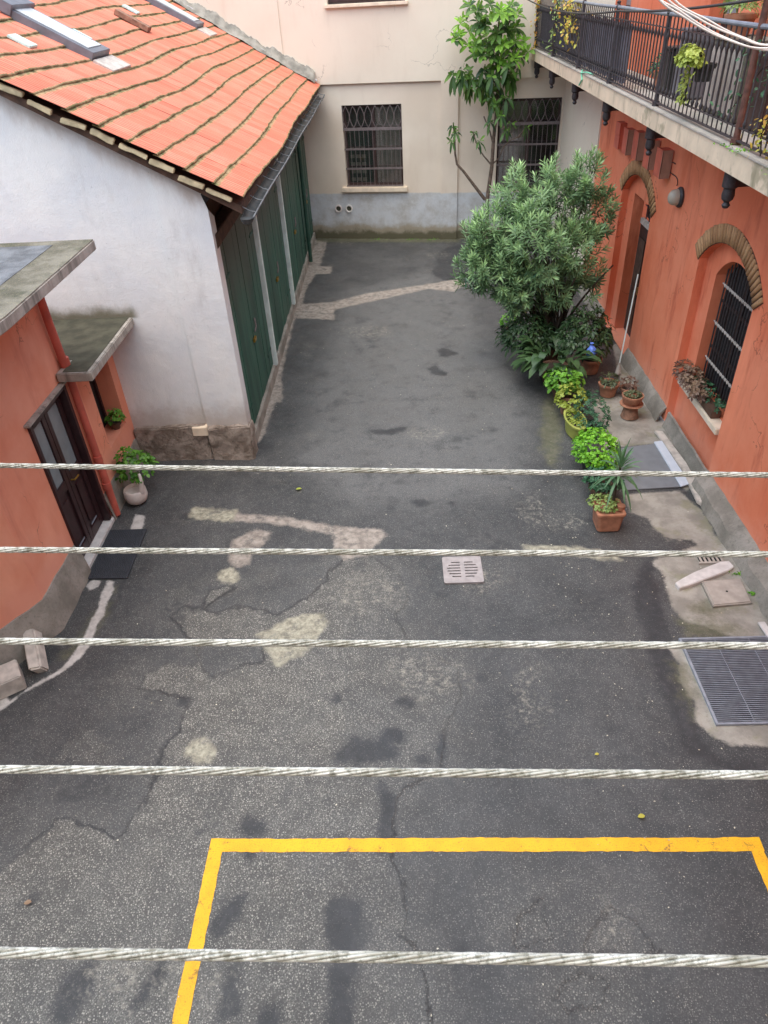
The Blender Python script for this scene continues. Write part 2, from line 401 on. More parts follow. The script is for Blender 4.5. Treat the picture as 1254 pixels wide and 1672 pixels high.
M['green_wood'] = t.out(col, .6)
M['green_dark'] = simple('dark_green_metal', srgb(38, 70, 58), .5)
M['post_white'] = simple('pale_painted_post', srgb(206, 216, 212), .6, var=.12, scale=4)
M['brown_wood'] = simple('dark_brown_wood', srgb(62, 44, 40), .55, var=.25, scale=12)
M['brown_beam'] = simple('old_roof_timber', srgb(80, 58, 46), .85, var=.35, scale=9)
M['maroon'] = simple('maroon_door_wood', srgb(56, 36, 38), .4, var=.2, scale=10)
M['iron'] = simple('dark_wrought_iron', srgb(66, 62, 64), .55, .3, var=.25, scale=30)
M['iron_grille'] = simple('grey_brown_grille', srgb(112, 100, 98), .65, .1, var=.2, scale=20)
M['rust'] = simple('rusty_brown_pipe', srgb(98, 64, 54), .7, var=.35, scale=14)
M['galv'] = simple('galvanised_metal', srgb(168, 172, 178), .4, .4, var=.15, scale=8)
M['handrail'] = simple('blue_grey_handrail', srgb(140, 148, 158), .45, .4, var=.15)
M['gutter'] = simple('weathered_zinc_gutter', srgb(70, 72, 72), .5, .4, var=.35, scale=7)
M['strap'] = simple('dull_zinc_strap', srgb(112, 114, 116), .6, .3, var=.3)
M['flashing'] = simple('light_grey_flashing', srgb(196, 198, 198), .5, .1, var=.1)
M['grey_frame'] = simple('slate_grey_metal', srgb(112, 114, 120), .5, .2, var=.15)
M['dark_void'] = simple('dark_room', srgb(34, 30, 30), .9, var=.2, bump=0)
M['curtain'] = simple('drab_curtain', srgb(112, 104, 96), .9, var=.15)
M['stone_sill'] = simple('cream_stone_sill', srgb(226, 208, 184), .75, var=.1)
M['marble'] = simple('white_marble_step', srgb(206, 200, 196), .6, var=.12, scale=10)
M['kerbstone'] = simple('weathered_marble_guard', srgb(186, 176, 166), .8, var=.2, scale=9, bump=.4, bscale=25)
M['terracotta'] = simple('terracotta', srgb(164, 112, 86), .85, var=.25, scale=8)
M['terracotta_old'] = simple('old_terracotta', srgb(140, 104, 84), .9, var=.35, scale=12)
M['pot_white'] = simple('white_glazed_pot', srgb(210, 198, 190), .45, var=.1)
M['pot_green'] = simple('olive_plastic_trough', srgb(150, 156, 76), .6, var=.15)
M['pot_dark'] = simple('black_plastic_pot', srgb(44, 46, 44), .5, var=.2)
M['pot_brown'] = simple('brown_plastic_pot', srgb(92, 68, 54), .6, var=.2)
M['soil'] = simple('potting_soil', srgb(52, 42, 34), .95, var=.4, scale=40, bump=.8)
M['bark'] = simple('grey_brown_bark', srgb(104, 88, 76), .9, var=.35, scale=14, bump=.6)
M['bark_dark'] = simple('dark_stem', srgb(58, 48, 38), .9, var=.35, scale=14, bump=.6)
M['pipe_orange'] = simple('orange_painted_pipe', srgb(196, 96, 80), .55, var=.15, scale=4)
M['pipe_white'] = simple('white_plastic_pipe', srgb(220, 214, 206), .5, var=.1)
M['brass'] = simple('brass', srgb(190, 150, 70), .35, .9, var=.1)
M['glass_frost'] = simple('frosted_glass', srgb(130, 140, 144), .25, 0, var=.06, bump=0)
M['lamp_glass'] = simple('dusty_lamp_glass', srgb(176, 168, 152), .4, var=.12)
M['box_brown'] = simple('brown_letter_box', srgb(168, 132, 114), .6, var=.12)
M['box_red'] = simple('red_letter_box_side', srgb(206, 104, 82), .6, var=.12)
M['rubber'] = simple('black_rubber', srgb(50, 52, 58), .75, var=.15)
M['mat_grey'] = simple('grey_felt_mat', srgb(118, 120, 124), .9, var=.08, scale=5)
M['board_blue'] = simple('pale_blue_board', srgb(196, 202, 212), .6, var=.05)
M['tin_white'] = simple('white_metal_sheet', srgb(208, 206, 202), .6, var=.1)
M['drain'] = simple('pinkish_cast_grate', srgb(160, 152, 151), .7, .1, var=.12, scale=12)
M['black'] = simple('black_pit', srgb(18, 18, 20), .9, var=.1, bump=0)
M['steel_bar'] = simple('grey_steel_bar', srgb(146, 152, 162), .45, .2, var=.15, scale=10)
M['stone_cover'] = simple('worn_concrete_cover', srgb(170, 160, 150), .85, var=.15, scale=6, bump=.4)
M['brick_arch'] = None
t = NT('narrow_arch_bricks')
bi = t.attr('tile')
col = t.mix(bi, srgb(168, 124, 84), srgb(200, 156, 112))
col = t.mix(t.rng(t.noise(20, 5), .5, .7, 0, .5), col, srgb(128, 98, 74))
t.bump(t.noise(50, 5), .4, .008)
M['brick_arch'] = t.out(col, .9)
M['mortar'] = simple('brick_mortar', srgb(84, 62, 48), .95, var=.2)
M['verge'] = simple('cream_verge_board', srgb(196, 180, 146), .85, var=.3, scale=5)
M['coping'] = simple('lichened_grey_coping', srgb(140, 136, 126), .95, var=.35, scale=4, bump=.7, bscale=18, bdist=.02)
M['glass_tile'] = simple('pale_glass_tile', srgb(196, 222, 214), .25, var=.15, scale=14)
M['felt'] = simple('wet_grey_roof_felt', srgb(98, 99, 102), .6, var=.4, scale=5, bump=.8, bscale=30, bdist=.02)
M['screen'] = simple('grey_plastic_screen', srgb(96, 98, 108), .6, var=.3, scale=3)
M['mossy_dark'] = simple('dark_mossy_concrete', srgb(76, 74, 60), .95, var=.3, scale=5, bump=.5, bscale=20, bdist=.01)
M['cable'] = None
t = NT('coated_steel_rope')
col = t.mix(t.rng(t.noise(40, 4, .6), .35, .7), srgb(226, 224, 212), srgb(180, 176, 160))
col = t.mix(t.rng(t.noise(200, 5, .8), .46, .62, 0, .7), col, srgb(96, 92, 70))
M['cable'] = t.out(col, .4, .1)
M['wire_white'] = simple('white_aerial_cable', srgb(232, 228, 220), .5, var=.06)
M['wire_black'] = simple('black_wire', srgb(38, 38, 40), .5, var=.1)
def leafmat(name, dark, light, trans=.25, rough=.42):
    t = NT(name)
    col = t.mix(t.attr('tint'), dark, light)
    col = t.mix(t.rng(t.noise(5, 3), .4, .7, 0, .25), col, dark)
    t.out(col, rough); t.bsdf.inputs['Specular IOR Level'].default_value = .4
    tr = t.n.new('ShaderNodeBsdfTranslucent'); t.L(col, tr.inputs['Color'])
    mx = t.n.new('ShaderNodeMixShader'); mx.inputs[0].default_value = trans
    t.L(t.bsdf.outputs[0], mx.inputs[1]); t.L(tr.outputs[0], mx.inputs[2])
    t.L(mx.outputs[0], t.n['Material Output'].inputs['Surface'])
    return t.m
L_ = {}
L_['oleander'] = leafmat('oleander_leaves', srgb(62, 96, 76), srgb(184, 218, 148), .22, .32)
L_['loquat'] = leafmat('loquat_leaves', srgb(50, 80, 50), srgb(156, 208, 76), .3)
L_['aspid'] = leafmat('aspidistra_leaves', srgb(42, 66, 40), srgb(98, 128, 80), .15)
L_['basil'] = leafmat('round_green_leaves', srgb(62, 112, 40), srgb(140, 196, 72))
L_['lime'] = leafmat('lime_leaves', srgb(72, 138, 34), srgb(146, 206, 62))
L_['yellowgreen'] = leafmat('yellow_green_leaves', srgb(128, 148, 52), srgb(188, 196, 92))
L_['fern'] = leafmat('blue_green_leaves', srgb(44, 84, 58), srgb(84, 130, 92))
L_['palm'] = leafmat('dracaena_leaves', srgb(48, 84, 56), srgb(128, 168, 120), .2)
L_['herb'] = leafmat('soft_herb_leaves', srgb(104, 138, 66), srgb(176, 196, 120))
L_['pinkish'] = leafmat('pinkish_succulent_leaves', srgb(116, 88, 80), srgb(178, 150, 120))
L_['autumn'] = leafmat('yellow_orange_leaves', srgb(214, 140, 76), srgb(190, 204, 84))
L_['succ'] = leafmat('grey_green_succulent', srgb(84, 96, 66), srgb(140, 146, 110))
L_['litter'] = leafmat('fallen_bits', srgb(150, 140, 120), srgb(232, 226, 206), .1)

# ================================================================== GROUND
def axis(a, b, fine0, fine1, step, coarse):
    v = list(np.arange(fine0, fine1, step)) + [fine1]
    return np.array([a] + v + [b]) if coarse is None else np.array(list(np.linspace(a, fine0, coarse, endpoint=False)) + v + list(np.linspace(fine1, b, coarse + 1)[1:]))
xs = axis(-90, 90, -5.4, 5.0, .035, 3)
ys1 = list(np.arange(1.2, 9, .035)) + list(np.arange(9, 23.4, .07))
ys = np.array([-60, -20, -3] + ys1 + [23.6, 40, 90])
GX, GY = np.meshgrid(xs, ys)
gx, gy = GX.ravel(), GY.ravel()
def sdf(poly, inside_big=9):
    P = np.array([(p[0], p[1]) for p in poly]); Q = np.roll(P, -1, axis=0)
    lo, hi = P.min(0) - .5, P.max(0) + .5
    sel = (gx > lo[0]) & (gx < hi[0]) & (gy > lo[1]) & (gy < hi[1])
    d = np.full(gx.shape, -.5); X, Y = gx[sel], gy[sel]
    dd = np.full(X.shape, 9.); ins = np.zeros(X.shape, bool)
    for (x0, y0), (x1, y1) in zip(P, Q):
        ex, ey = x1 - x0, y1 - y0; L = ex * ex + ey * ey + 1e-9
        tt = np.clip(((X - x0) * ex + (Y - y0) * ey) / L, 0, 1)
        dd = np.minimum(dd, np.hypot(X - x0 - tt * ex, Y - y0 - tt * ey))
        c = (y0 > Y) != (y1 > Y)
        with np.errstate(divide='ignore', invalid='ignore'):
            xi = (x1 - x0) * (Y - y0) / (y1 - y0 if y1 != y0 else 1e-9) + x0
        ins ^= c & (X < xi)
    d[sel] = np.clip(np.where(ins, dd, -dd), -.5, .5)
    return d
def px(*pts): return [GZ(*p) for p in pts]
def ell(cx, cy, rx, ry, n=14): return px(*[(cx + rx * math.cos(2 * math.pi * i / n), cy + ry * math.sin(2 * math.pi * i / n)) for i in range(n)])
def union(*polys):
    d = np.full(gx.shape, -.5)
    for p in polys: d = np.maximum(d, sdf(p))
    return d
agg = union(px((275, 1005), (300, 987), (345, 992), (385, 987), (430, 994), (455, 1000), (480, 985), (510, 970), (528, 950), (540, 928), (560, 910), (600, 905), (640, 925), (655, 945), (668, 975), (645, 1000), (662, 1040), (700, 1062), (745, 1090), (756, 1130), (728, 1180), (722, 1250), (645, 1300), (640, 1400), (662, 1450), (657, 1520), (690, 1560), (705, 1700), (0, 1760), (-60, 1480), (50, 1370), (92, 1332), (150, 1347), (190, 1370), (215, 1330), (247, 1290), (257, 1250), (264, 1220), (292, 1190), (308, 1140), (270, 1130), (226, 1122), (237, 1100), (272, 1082), (325, 1086), (318, 1052), (300, 1030)),
            px((975, 1500), (1000, 1480), (1035, 1500), (1082, 1555), (1010, 1570), (960, 1545)), px((848, 1490), (888, 1462), (898, 1530), (842, 1545)),
            px((905, 1625), (950, 1585), (1000, 1600), (985, 1640), (930, 1650)),
            px((340, 960), (370, 955), (395, 962), (425, 950), (430, 962), (400, 975), (360, 985), (330, 990)))
lobe = union(px((322, 1062), (332, 1046), (385, 1040), (432, 1050), (428, 1076), (400, 1080), (370, 1096), (345, 1101), (326, 1086)),
             px((330, 994), (350, 976), (378, 962), (412, 940), (404, 920), (430, 902), (480, 893), (530, 900), (541, 925), (524, 955), (492, 976), (460, 996), (430, 991), (395, 980), (355, 1000)))
agg = np.minimum(agg, -lobe)
dark = union(ell(412, 1348, 22, 20), ell(406, 1390, 9, 14), px((540, 1455), (590, 1470), (592, 1540), (575, 1600), (578, 1700), (530, 1700), (540, 1560), (528, 1500)),
             px((365, 1465), (400, 1460), (395, 1490), (362, 1530), (340, 1545), (345, 1500)), px((365, 1575), (395, 1570), (392, 1660), (355, 1665)), px((215, 1630), (262, 1560), (275, 1575), (235, 1640), (212, 1650)),
             px((560, 1215), (600, 1200), (650, 1212), (650, 1240), (560, 1245), (540, 1230)), ell(640, 1200, 22, 14), ell(580, 1207, 14, 9), ell(550, 1138, 7, 6), ell(660, 1145, 18, 12), ell(300, 1143, 9, 9), ell(690, 1238, 12, 10), ell(722, 1222, 9, 30),
             px((620, 1270), (645, 1300), (640, 1400), (615, 1390)), ell(440, 1660, 20, 26), px((100, 1590), (150, 1560), (150, 1620), (110, 1672), (80, 1672)), px((712, 572), (722, 566), (738, 570), (748, 576), (730, 582), (716, 578)), px((672, 818), (690, 812), (706, 818), (700, 824), (682, 826)), px((725, 820), (748, 816), (742, 826)), px((600, 702), (640, 698), (662, 694), (664, 702), (640, 708), (612, 708)), px((695, 600), (712, 594), (716, 602), (732, 606), (728, 612), (704, 610)), ell(770, 420, 60, 22),
             ell(755, 442, 50, 18), px((1060, 900), (1085, 1000), (1120, 1130), (1160, 1230), (1254, 1250), (1254, 1280), (1120, 1230), (1070, 1100), (1030, 960)), ell(1180, 600, 3, 3))
conc = union(px((965, 650), (1030, 640), (1098, 700), (1132, 790), (1120, 800), (1075, 722), (985, 730), (975, 690)),
             px((1020, 806), (1110, 800), (1150, 835), (1175, 885), (1254, 970), (1300, 1030), (1254, 1052), (1090, 1052), (1108, 1085), (1112, 1112), (1132, 1145), (1137, 1175), (1167, 1205), (1202, 1216), (1300, 1216), (1300, 1000), (1254, 900), (1180, 800), (1254, 1040), (1190, 1035), (1160, 1024), (1120, 1013), (1098, 990), (1088, 960), (1083, 935), (1064, 914), (1100, 905), (1140, 892), (1130, 880), (1095, 878), (1068, 862), (1060, 845), (1030, 835)))
conc = np.maximum(conc, union(px((1064, 914), (1150, 885), (1180, 870), (1330, 1010), (1330, 1060), (1200, 1040), (1160, 1024), (1120, 1013), (1098, 990), (1088, 960), (1083, 935)),
             px((1090, 1052), (1330, 1040), (1330, 1216), (1202, 1216), (1167, 1205), (1137, 1175), (1132, 1145), (1112, 1112), (1108, 1085)),
             px((1000, 560), (1040, 560), (1140, 780), (1080, 705), (1020, 650))))
pink = union(px((480, 518), (487, 495), (540, 492), (600, 478), (700, 462), (745, 455), (765, 462), (740, 475), (700, 470), (620, 488), (546, 505), (545, 521)),
             px((380, 880), (420, 862), (442, 868), (430, 888), (410, 905), (405, 921), (388, 925), (371, 915), (375, 895)),
             px((385, 836), (460, 842), (540, 856), (560, 858), (622, 862), (634, 872), (610, 890), (600, 905), (562, 912), (544, 892), (541, 870), (500, 864), (440, 852), (380, 850)),
             px((513, 390), (535, 392), (520, 440), (500, 470), (492, 500), (478, 530), (466, 580), (458, 615), (463, 640), (448, 660), (432, 705), (420, 722), (405, 722), (440, 610), (480, 500)),
             px((496, 432), (542, 434), (540, 446), (494, 448)), px((440, 642), (462, 644), (458, 656), (440, 656)))
cream = union(px((305, 840), (318, 827), (386, 832), (378, 852), (305, 844)), ell(371, 938, 18, 13), px((420, 1032), (466, 1010), (500, 1000), (530, 997), (534, 1015), (515, 1046), (500, 1064), (470, 1078), (450, 1086), (440, 1066)),
              ell(325, 1224, 25, 20), px((850, 886), (940, 891), (1010, 903), (1016, 914), (930, 906), (856, 895)))
scuff = union(ell(790, 945, 34, 16), ell(600, 965, 60, 30), px((850, 830), (868, 812), (882, 822), (900, 842), (950, 846), (955, 858), (900, 856), (862, 846)), ell(690, 706, 30, 8), ell(600, 540, 34, 10), ell(560, 372 + 22, 14, 5),
              px((1040, 815), (1110, 812), (1140, 850), (1150, 880), (1100, 882), (1066, 862)), ell(1003, 1510, 5, 26), ell(700, 1100, 60, 30), ell(860, 1140, 20, 50), ell(715, 415, 18, 5), ell(250, 1600, 120, 40))
moss = union(px((1110, 1010), (1180, 1012), (1220, 1030), (1180, 1040), (1120, 1034)), px((130, 1040), (185, 955), (172, 1000), (150, 1040), (100, 1075)), px((1095, 1075), (1120, 1085), (1140, 1150), (1130, 1165)),
             px((515, 386), (750, 384), (750, 394), (515, 394)), ell(900, 700, 16, 60), ell(1160, 990, 30, 12))
white = union(px((187, 946), (181, 972), (172, 988), (168, 1004), (157, 1020), (151, 1044), (131, 1072), (98, 1098), (64, 1116), (34, 1132), (10, 1152), (-6, 1160), (-10, 1140), (8, 1134), (16, 1142), (46, 1122), (72, 1106), (101, 1088), (120, 1066), (136, 1040), (146, 1016), (156, 1000), (164, 974), (174, 946)),
              px((221, 838), (236, 840), (230, 866), (212, 866)), px((150, 945), (163, 947), (157, 958), (146, 962), (140, 955)))
lift = np.zeros_like(gx)
nz = lambda a, b, s: np.sin(gx * a + s) * np.sin(gy * b + s * 1.7)
lift += .006 * nz(2.1, 1.7, .4) + .004 * nz(5.3, 4.1, 2) + .0025 * nz(11, 9.5, 1)
skin = 1 / (1 + np.exp(-agg / .02)); lift -= .010 * skin * np.clip(1 - gx, .1, 1)            # the top skin of asphalt has gone from these parts
near = (np.abs(gx) < 5) & (gy > 0) & (gy < 23); lift = np.where(near, lift, 0) - .02
V_ = np.stack([gx, gy, lift], 1)
nx_, ny_ = len(xs), len(ys)
I_ = np.arange(nx_ * ny_).reshape(ny_, nx_)
F_ = np.stack([I_[:-1, :-1].ravel(), I_[:-1, 1:].ravel(), I_[1:, 1:].ravel(), I_[1:, :-1].ravel()], 1)
def fast_mesh(name, V, F, mat, parent=None, attrs=None, smooth=False):
    me = bpy.data.meshes.new(name); k = F.shape[1]
    if parent is not None:
        Wi = np.array(world_of(parent).inverted()); V = V @ Wi[:3, :3].T + Wi[:3, 3]
    me.vertices.add(len(V)); me.vertices.foreach_set('co', V.astype(np.float32).ravel())
    me.loops.add(F.size); me.loops.foreach_set('vertex_index', F.astype(np.int32).ravel())
    me.polygons.add(len(F)); me.polygons.foreach_set('loop_start', np.arange(0, F.size, k, dtype=np.int32))
    try: me.polygons.foreach_set('loop_total', np.full(len(F), k, dtype=np.int32))
    except Exception: pass
    if smooth: me.polygons.foreach_set('use_smooth', [True] * len(F))
    me.update(calc_edges=True); me.validate()
    for n_, a in (attrs or {}).items():
        at = me.attributes.new(n_, 'FLOAT', 'POINT'); at.data.foreach_set('value', a.astype(np.float32))
    me.materials.append(mat)
    o = bpy.data.objects.new(name, me); COL.objects.link(o)
    ROOT[o.name] = Matrix.Identity(4)
    if parent is not None: o.parent = parent; ROOT[o.name] = world_of(parent)
    return o
sheen_poly = union(px((560, 470), (700, 440), (770, 470), (800, 560), (860, 650), (880, 730), (860, 800), (700, 830), (560, 820), (470, 760), (500, 640), (530, 560)))  # outline of the far lane that gets the painted sheen
ground = fast_mesh('ground', V_, F_, M['ground'], None, dict(agg=agg, dark=dark, conc=conc, pink=pink, cream=cream, scuff=scuff, moss=moss, white=white, lane_sheen=sheen_poly), True)
tag(ground, kind='structure')

# painted bay: a worn yellow outline, 12 cm wide, a thin sheet on the asphalt
def paint_strip(mb, a, b, w, seg=.05, z=-.002):
    a, b = Vector(a), Vector(b); L = (b - a).length; n = max(2, int(L / seg)); d = (b - a) / n; s_ = Vector((-d.y, d.x)).normalized()
    vs = []
    for i in range(n + 1):
        p = a + d * i; e0, e1 = random.uniform(-.004, .004), random.uniform(-.004, .004)
        vs += [(p.x + s_.x * (w / 2 + e0), p.y + s_.y * (w / 2 + e0), z), (p.x - s_.x * (w / 2 + e1), p.y - s_.y * (w / 2 + e1), z)]
    mb.add(vs, [(2 * i, 2 * i + 1, 2 * i + 3, 2 * i + 2) for i in range(n)])
mb = MB()
paint_strip(mb, (-1.905, 3.319), (3.0, 3.238), .125)
paint_strip(mb, (-1.842, 3.258), (-1.862, .2), .125)
paint_strip(mb, (2.938, 3.178), (2.98, .2), .11)
o = mb.build('parking_bay_line', M['yellow']); tag(o, kind='structure')
# conform the paint to the ground's slight waves
from mathutils.bvhtree import BVHTree
near_i = [tuple(f) for f in F_[(gy[F_[:, 0]] > 0) & (gy[F_[:, 0]] < 4) & (np.abs(gx[F_[:, 0]]) < 5)]]
gb = BVHTree.FromPolygons([tuple(v) for v in V_], near_i)
for v in o.data.vertices:
    h = gb.ray_cast(Vector((v.co.x, v.co.y, 2)), Vector((0, 0, -1)))[0]
    v.co.z = (h.z if h else -.02) + .004

# ================================================================== WALL WITH OPENINGS
def wall_face(mb, loops, fn):
    """front face with holes; loops in (s, z); fn maps (s, z, depth) to the place"""
    from mathutils.geometry import delaunay_2d_cdt
    flat, edges, inside = [], [], lambda p, lp: sum(((lp[i][1] > p[1]) != (lp[i - 1][1] > p[1])) and (p[0] < (lp[i - 1][0] - lp[i][0]) * (p[1] - lp[i][1]) / (lp[i - 1][1] - lp[i][1]) + lp[i][0]) for i in range(len(lp))) % 2
    for lp in loops:
        b = len(flat); flat += [Vector(p) for p in lp]; edges += [(b + i, b + (i + 1) % len(lp)) for i in range(len(lp))]
    vo, _, fo, *_r = delaunay_2d_cdt(flat, edges, [], 0, 1e-5)
    keep = []
    for f in fo:
        c = sum((vo[i] for i in f), Vector((0, 0))) / len(f)
        if inside(c, loops[0]) and not any(inside(c, lp) for lp in loops[1:]): keep.append(tuple(f))
    mb.add([fn(p[0], p[1], 0) for p in vo], keep)
def jamb(mb, loop, fn, d0, d1):
    n = len(loop)
    mb.add([fn(a, b, d0) for a, b in loop] + [fn(a, b, d1) for a, b in loop], [(i, (i + 1) % n, n + (i + 1) % n, n + i) for i in range(n)])
def arch_loop(y0, y1, zb, zs, zt, n=18):
    """segment-headed opening: straight jambs y0..y1 up to zs, crown at zt"""
    c = (y0 + y1) / 2; w = (y1 - y0) / 2; h = zt - zs
    R = (w * w + h * h) / (2 * h); zc = zt - R; a = math.asin(min(1, w / R))
    top = [(c + R * math.sin(a - 2 * a * i / n), zc + R * math.cos(a - 2 * a * i / n)) for i in range(n + 1)]
    return [(y0, zb), (y1, zb)] + top
def rect(a, b, c, d): return [(a, c), (b, c), (b, d), (a, d)]

# ================================================================== RED BUILDING ON THE RIGHT
XR = 4.37
red = thing('orange_building', 'orange plastered house along the right side with brick arches under the balcony', 'building', (XR, 9, 0))
fR = lambda y, z, d: (XR + d, y, z)
doorA = arch_loop(12.95, 14.85, .02, 2.70, 3.13); winA = arch_loop(8.62, 10.55, .02, 2.72, 3.16)
upA = rect(11.0, 12.0, 4.66, 6.9); upB = rect(16.0, 17.1, 4.66, 6.9); upC = rect(7.4, 8.4, 5.3, 6.7)
mb = MB()
wall_face(mb, [rect(-3, 17.05, 0, 8.6), doorA, winA, upA, upB, upC], fR)
for h_, dp in ((doorA, .13), (winA, .13), (upA, .25), (upB, .25), (upC, .25)): jamb(mb, h_, fR, 0, dp)
door_open = rect(13.35, 14.45, .02, 2.72); win_open = arch_loop(8.85, 10.16, .95, 2.60, 2.95)
f2 = lambda y, z, d: (XR + .13 + d, y, z)
wall_face(mb, [doorA, door_open], f2); jamb(mb, door_open, f2, 0, .2)
wall_face(mb, [winA, win_open], f2); jamb(mb, win_open, f2, 0, .24)
mb.add([(XR, 17.05, 0), (8, 17.05, 0), (8, 17.05, 8.6), (XR, 17.05, 8.6)], [(0, 1, 2, 3)])
mb.add([(XR, -3, 8.6), (8, -3, 8.6), (8, 17.05, 8.6), (XR, 17.05, 8.6)], [(0, 1, 2, 3)])
mb.build('wall', M['orange_right'], red)
# battered cement foot, in two runs with the recesses left dark between
mb = MB()
def batter(y0, y1, xb=4.24, zt=.25):
    n = max(2, int((y1 - y0) / .15)); vs = []
    for i in range(n + 1):
        y = y0 + (y1 - y0) * i / n; j = random.uniform(-.012, .012); k = random.uniform(-.02, .02)
        vs += [(xb + k, y, -.03), (xb + .05 + k, y, zt * .6), (XR - .02, y, zt + j), (XR + .01, y, zt + .012 + j)]
    fs = [(4 * i + a, 4 * i + 4 + a, 4 * i + 5 + a, 4 * i + 1 + a) for i in range(n) for a in range(3)]
    fs += [(0, 1, 2, 3), (4 * n + 3, 4 * n + 2, 4 * n + 1, 4 * n)]
    mb.add(vs, fs)
for q_ in ((-3, 8.62, 4.16, .27), (8.62, 10.42, 4.30, .24), (10.56, 12.94), (14.86, 17.06)): mb = MB(); batter(*q_); mb.build('plinth', M['cement'], red, smooth=True)

def brick_band(name, y0, y1, zs, zt, th, ext, parent, nb):
    """a band of narrow bricks over a recess, proud of the plaster"""
    c = (y0 + y1) / 2; w = (y1 - y0) / 2; h = zt - zs; R = (w * w + h * h) / (2 * h); zc = zt - R; a = math.asin(w / R) * ext
    V, F, T = [], [], []
    back = MB(); 
    for i in range(nb):
        a0 = -a + 2 * a * (i + .17) / nb; a1 = -a + 2 * a * (i + .83) / nb
        t_ = rng.random(); b = len(V); pr = .018 + .01 * rng.random(); o1 = th * (1 + .05 * (rng.random() - .5))
        for x in (XR - pr, XR + .02):
            for rr in (R + .01, R + o1):
                for aa in (a0, a1): V.append((x, c + rr * math.sin(aa), zc + rr * math.cos(aa))); T.append(t_)
        F += [(b, b + 1, b + 3, b + 2), (b, b + 4, b + 5, b + 1), (b + 2, b + 3, b + 7, b + 6), (b, b + 2, b + 6, b + 4), (b + 1, b + 5, b + 7, b + 3), (b + 4, b + 6, b + 7, b + 5)]
    o = fast_mesh(name, np.array(V), np.array(F), M['brick_arch'], parent, dict(tile=np.array(T)))
    n = 30; vs = []
    for i in range(n + 1):
        aa = -a + 2 * a * i / n
        for rr, x in ((R, XR + .01), (R, XR - .008), (R + th, XR - .008), (R + th, XR + .01)): vs.append((x, c + rr * math.sin(aa), zc + rr * math.cos(aa)))
    back.add(vs, [(4 * i + q, 4 * i + 4 + q, 4 * i + 5 + q, 4 * i + 1 + q) for i in range(n) for q in range(3)])
    back.build('mortar', M['mortar'], o)
    return o
brick_band('brick_arch', 8.62, 10.55, 2.72, 3.16, .245, 1.04, red, 30)
brick_band('brick_arch', 12.95, 14.85, 2.70, 3.13, .245, 1.04, red, 30)
# the entrance door in the far recess
X2 = XR + .13 + .2
dr = MB().box((X2, 13.36, .03), (X2 + .05, 14.44, 2.16)).build('door', M['brown_wood'], red, bevel=.006)
for y0, y1 in ((13.44, 13.84), (13.96, 14.36)):
    for z0, z1 in ((.2, .9), (1.0, 1.95)):
        MB().box((X2 - .018, y0, z0), (X2 - .002, y1, z1)).build('door_panel', M['brown_beam'], dr, bevel=.012)
MB().box((X2 - .05, 13.85, .95), (X2 - .02, 13.88, 1.1)).build('handle', M['brass'], dr)
tw = MB().box((X2 - .02, 13.36, 2.17), (X2 + .05, 14.44, 2.27)).build('transom', M['kerbstone'], red, bevel=.006)
MB().box((X2 + .1, 13.36, 2.27), (X2 + .12, 14.44, 2.72)).build('transom_pane', M['dark_void'], tw)
mb = MB()
for y in (13.6, 13.85, 14.1, 14.3): mb.tube([(X2 + .04, y, 2.27), (X2 + .04, y, 2.72)], .012, 6)
mb.tube([(X2 + .04, 13.36, 2.5), (X2 + .04, 14.44, 2.5)], .01, 6)
mb.build('transom_grille', M['iron'], tw)
# the barred arched window
X3 = XR + .13
w2 = MB().box((X3 + .21, 8.85, .95), (X3 + .24, 10.16, 2.96)).build('window', M['dark_void'], red)
mb = MB()
for i in range(14):
    y = 8.93 + i * .088; zt = 2.6 + .35 * (1 - ((y - 9.505) / .66) ** 2)
    mb.tube([(X3 + .12, y, .97), (X3 + .12, y, zt + .02)], .011, 6)
mb.build('window_bars', M['iron'], w2)
for zc_ in (1.36, 1.92, 2.48):
    mb = MB().tube([(X3 + .12, 8.87, zc_), (X3 + .12, 10.14, zc_)], .012, 6)
    for i in range(13):
        y = 8.975 + i * .088; mb.obox((X3 + .108, y, zc_), (.009, 0, 0), (0, .026, .010), (0, -.007, .013))
    mb.build('twisted_crossbar', M['kerbstone'], w2)
mb = MB()
for y in (9.1, 9.5, 9.9): mb.box((X3 + .17, y, .97), (X3 + .2, y + .04, 2.8))
for z_ in (1.5, 2.2): mb.box((X3 + .165, 8.86, z_), (X3 + .198, 10.15, z_ + .04))
mb.build('window_frame', M['brown_wood'], w2)
MB().box((XR - .03, 8.66, .84), (XR + .30, 10.3, .94)).build('window_sill', M['stone_sill'], red, bevel=.01)
# upper floor openings behind the balcony rail
for nm, (y0, y1, z0, z1) in (('balcony_door', (11.0, 12.0, 4.66, 6.9)), ('balcony_door', (16.0, 17.1, 4.66, 6.9)), ('upper_window', (7.4, 8.4, 5.3, 6.7))):
    d_ = MB().box((XR + .2, y0, z0), (XR + .25, y1, z1)).build(nm, M['brown_wood'], red)
    ym = (y0 + y1) / 2
    for a_, b_ in ((y0 + .08, ym - .04), (ym + .04, y1 - .08)):
        MB().box((XR + .19, a_, z0 + .9 if nm != 'upper_window' else z0 + .1), (XR + .199, b_, z1 - .1)).build('pane', M['glass_frost'], d_)

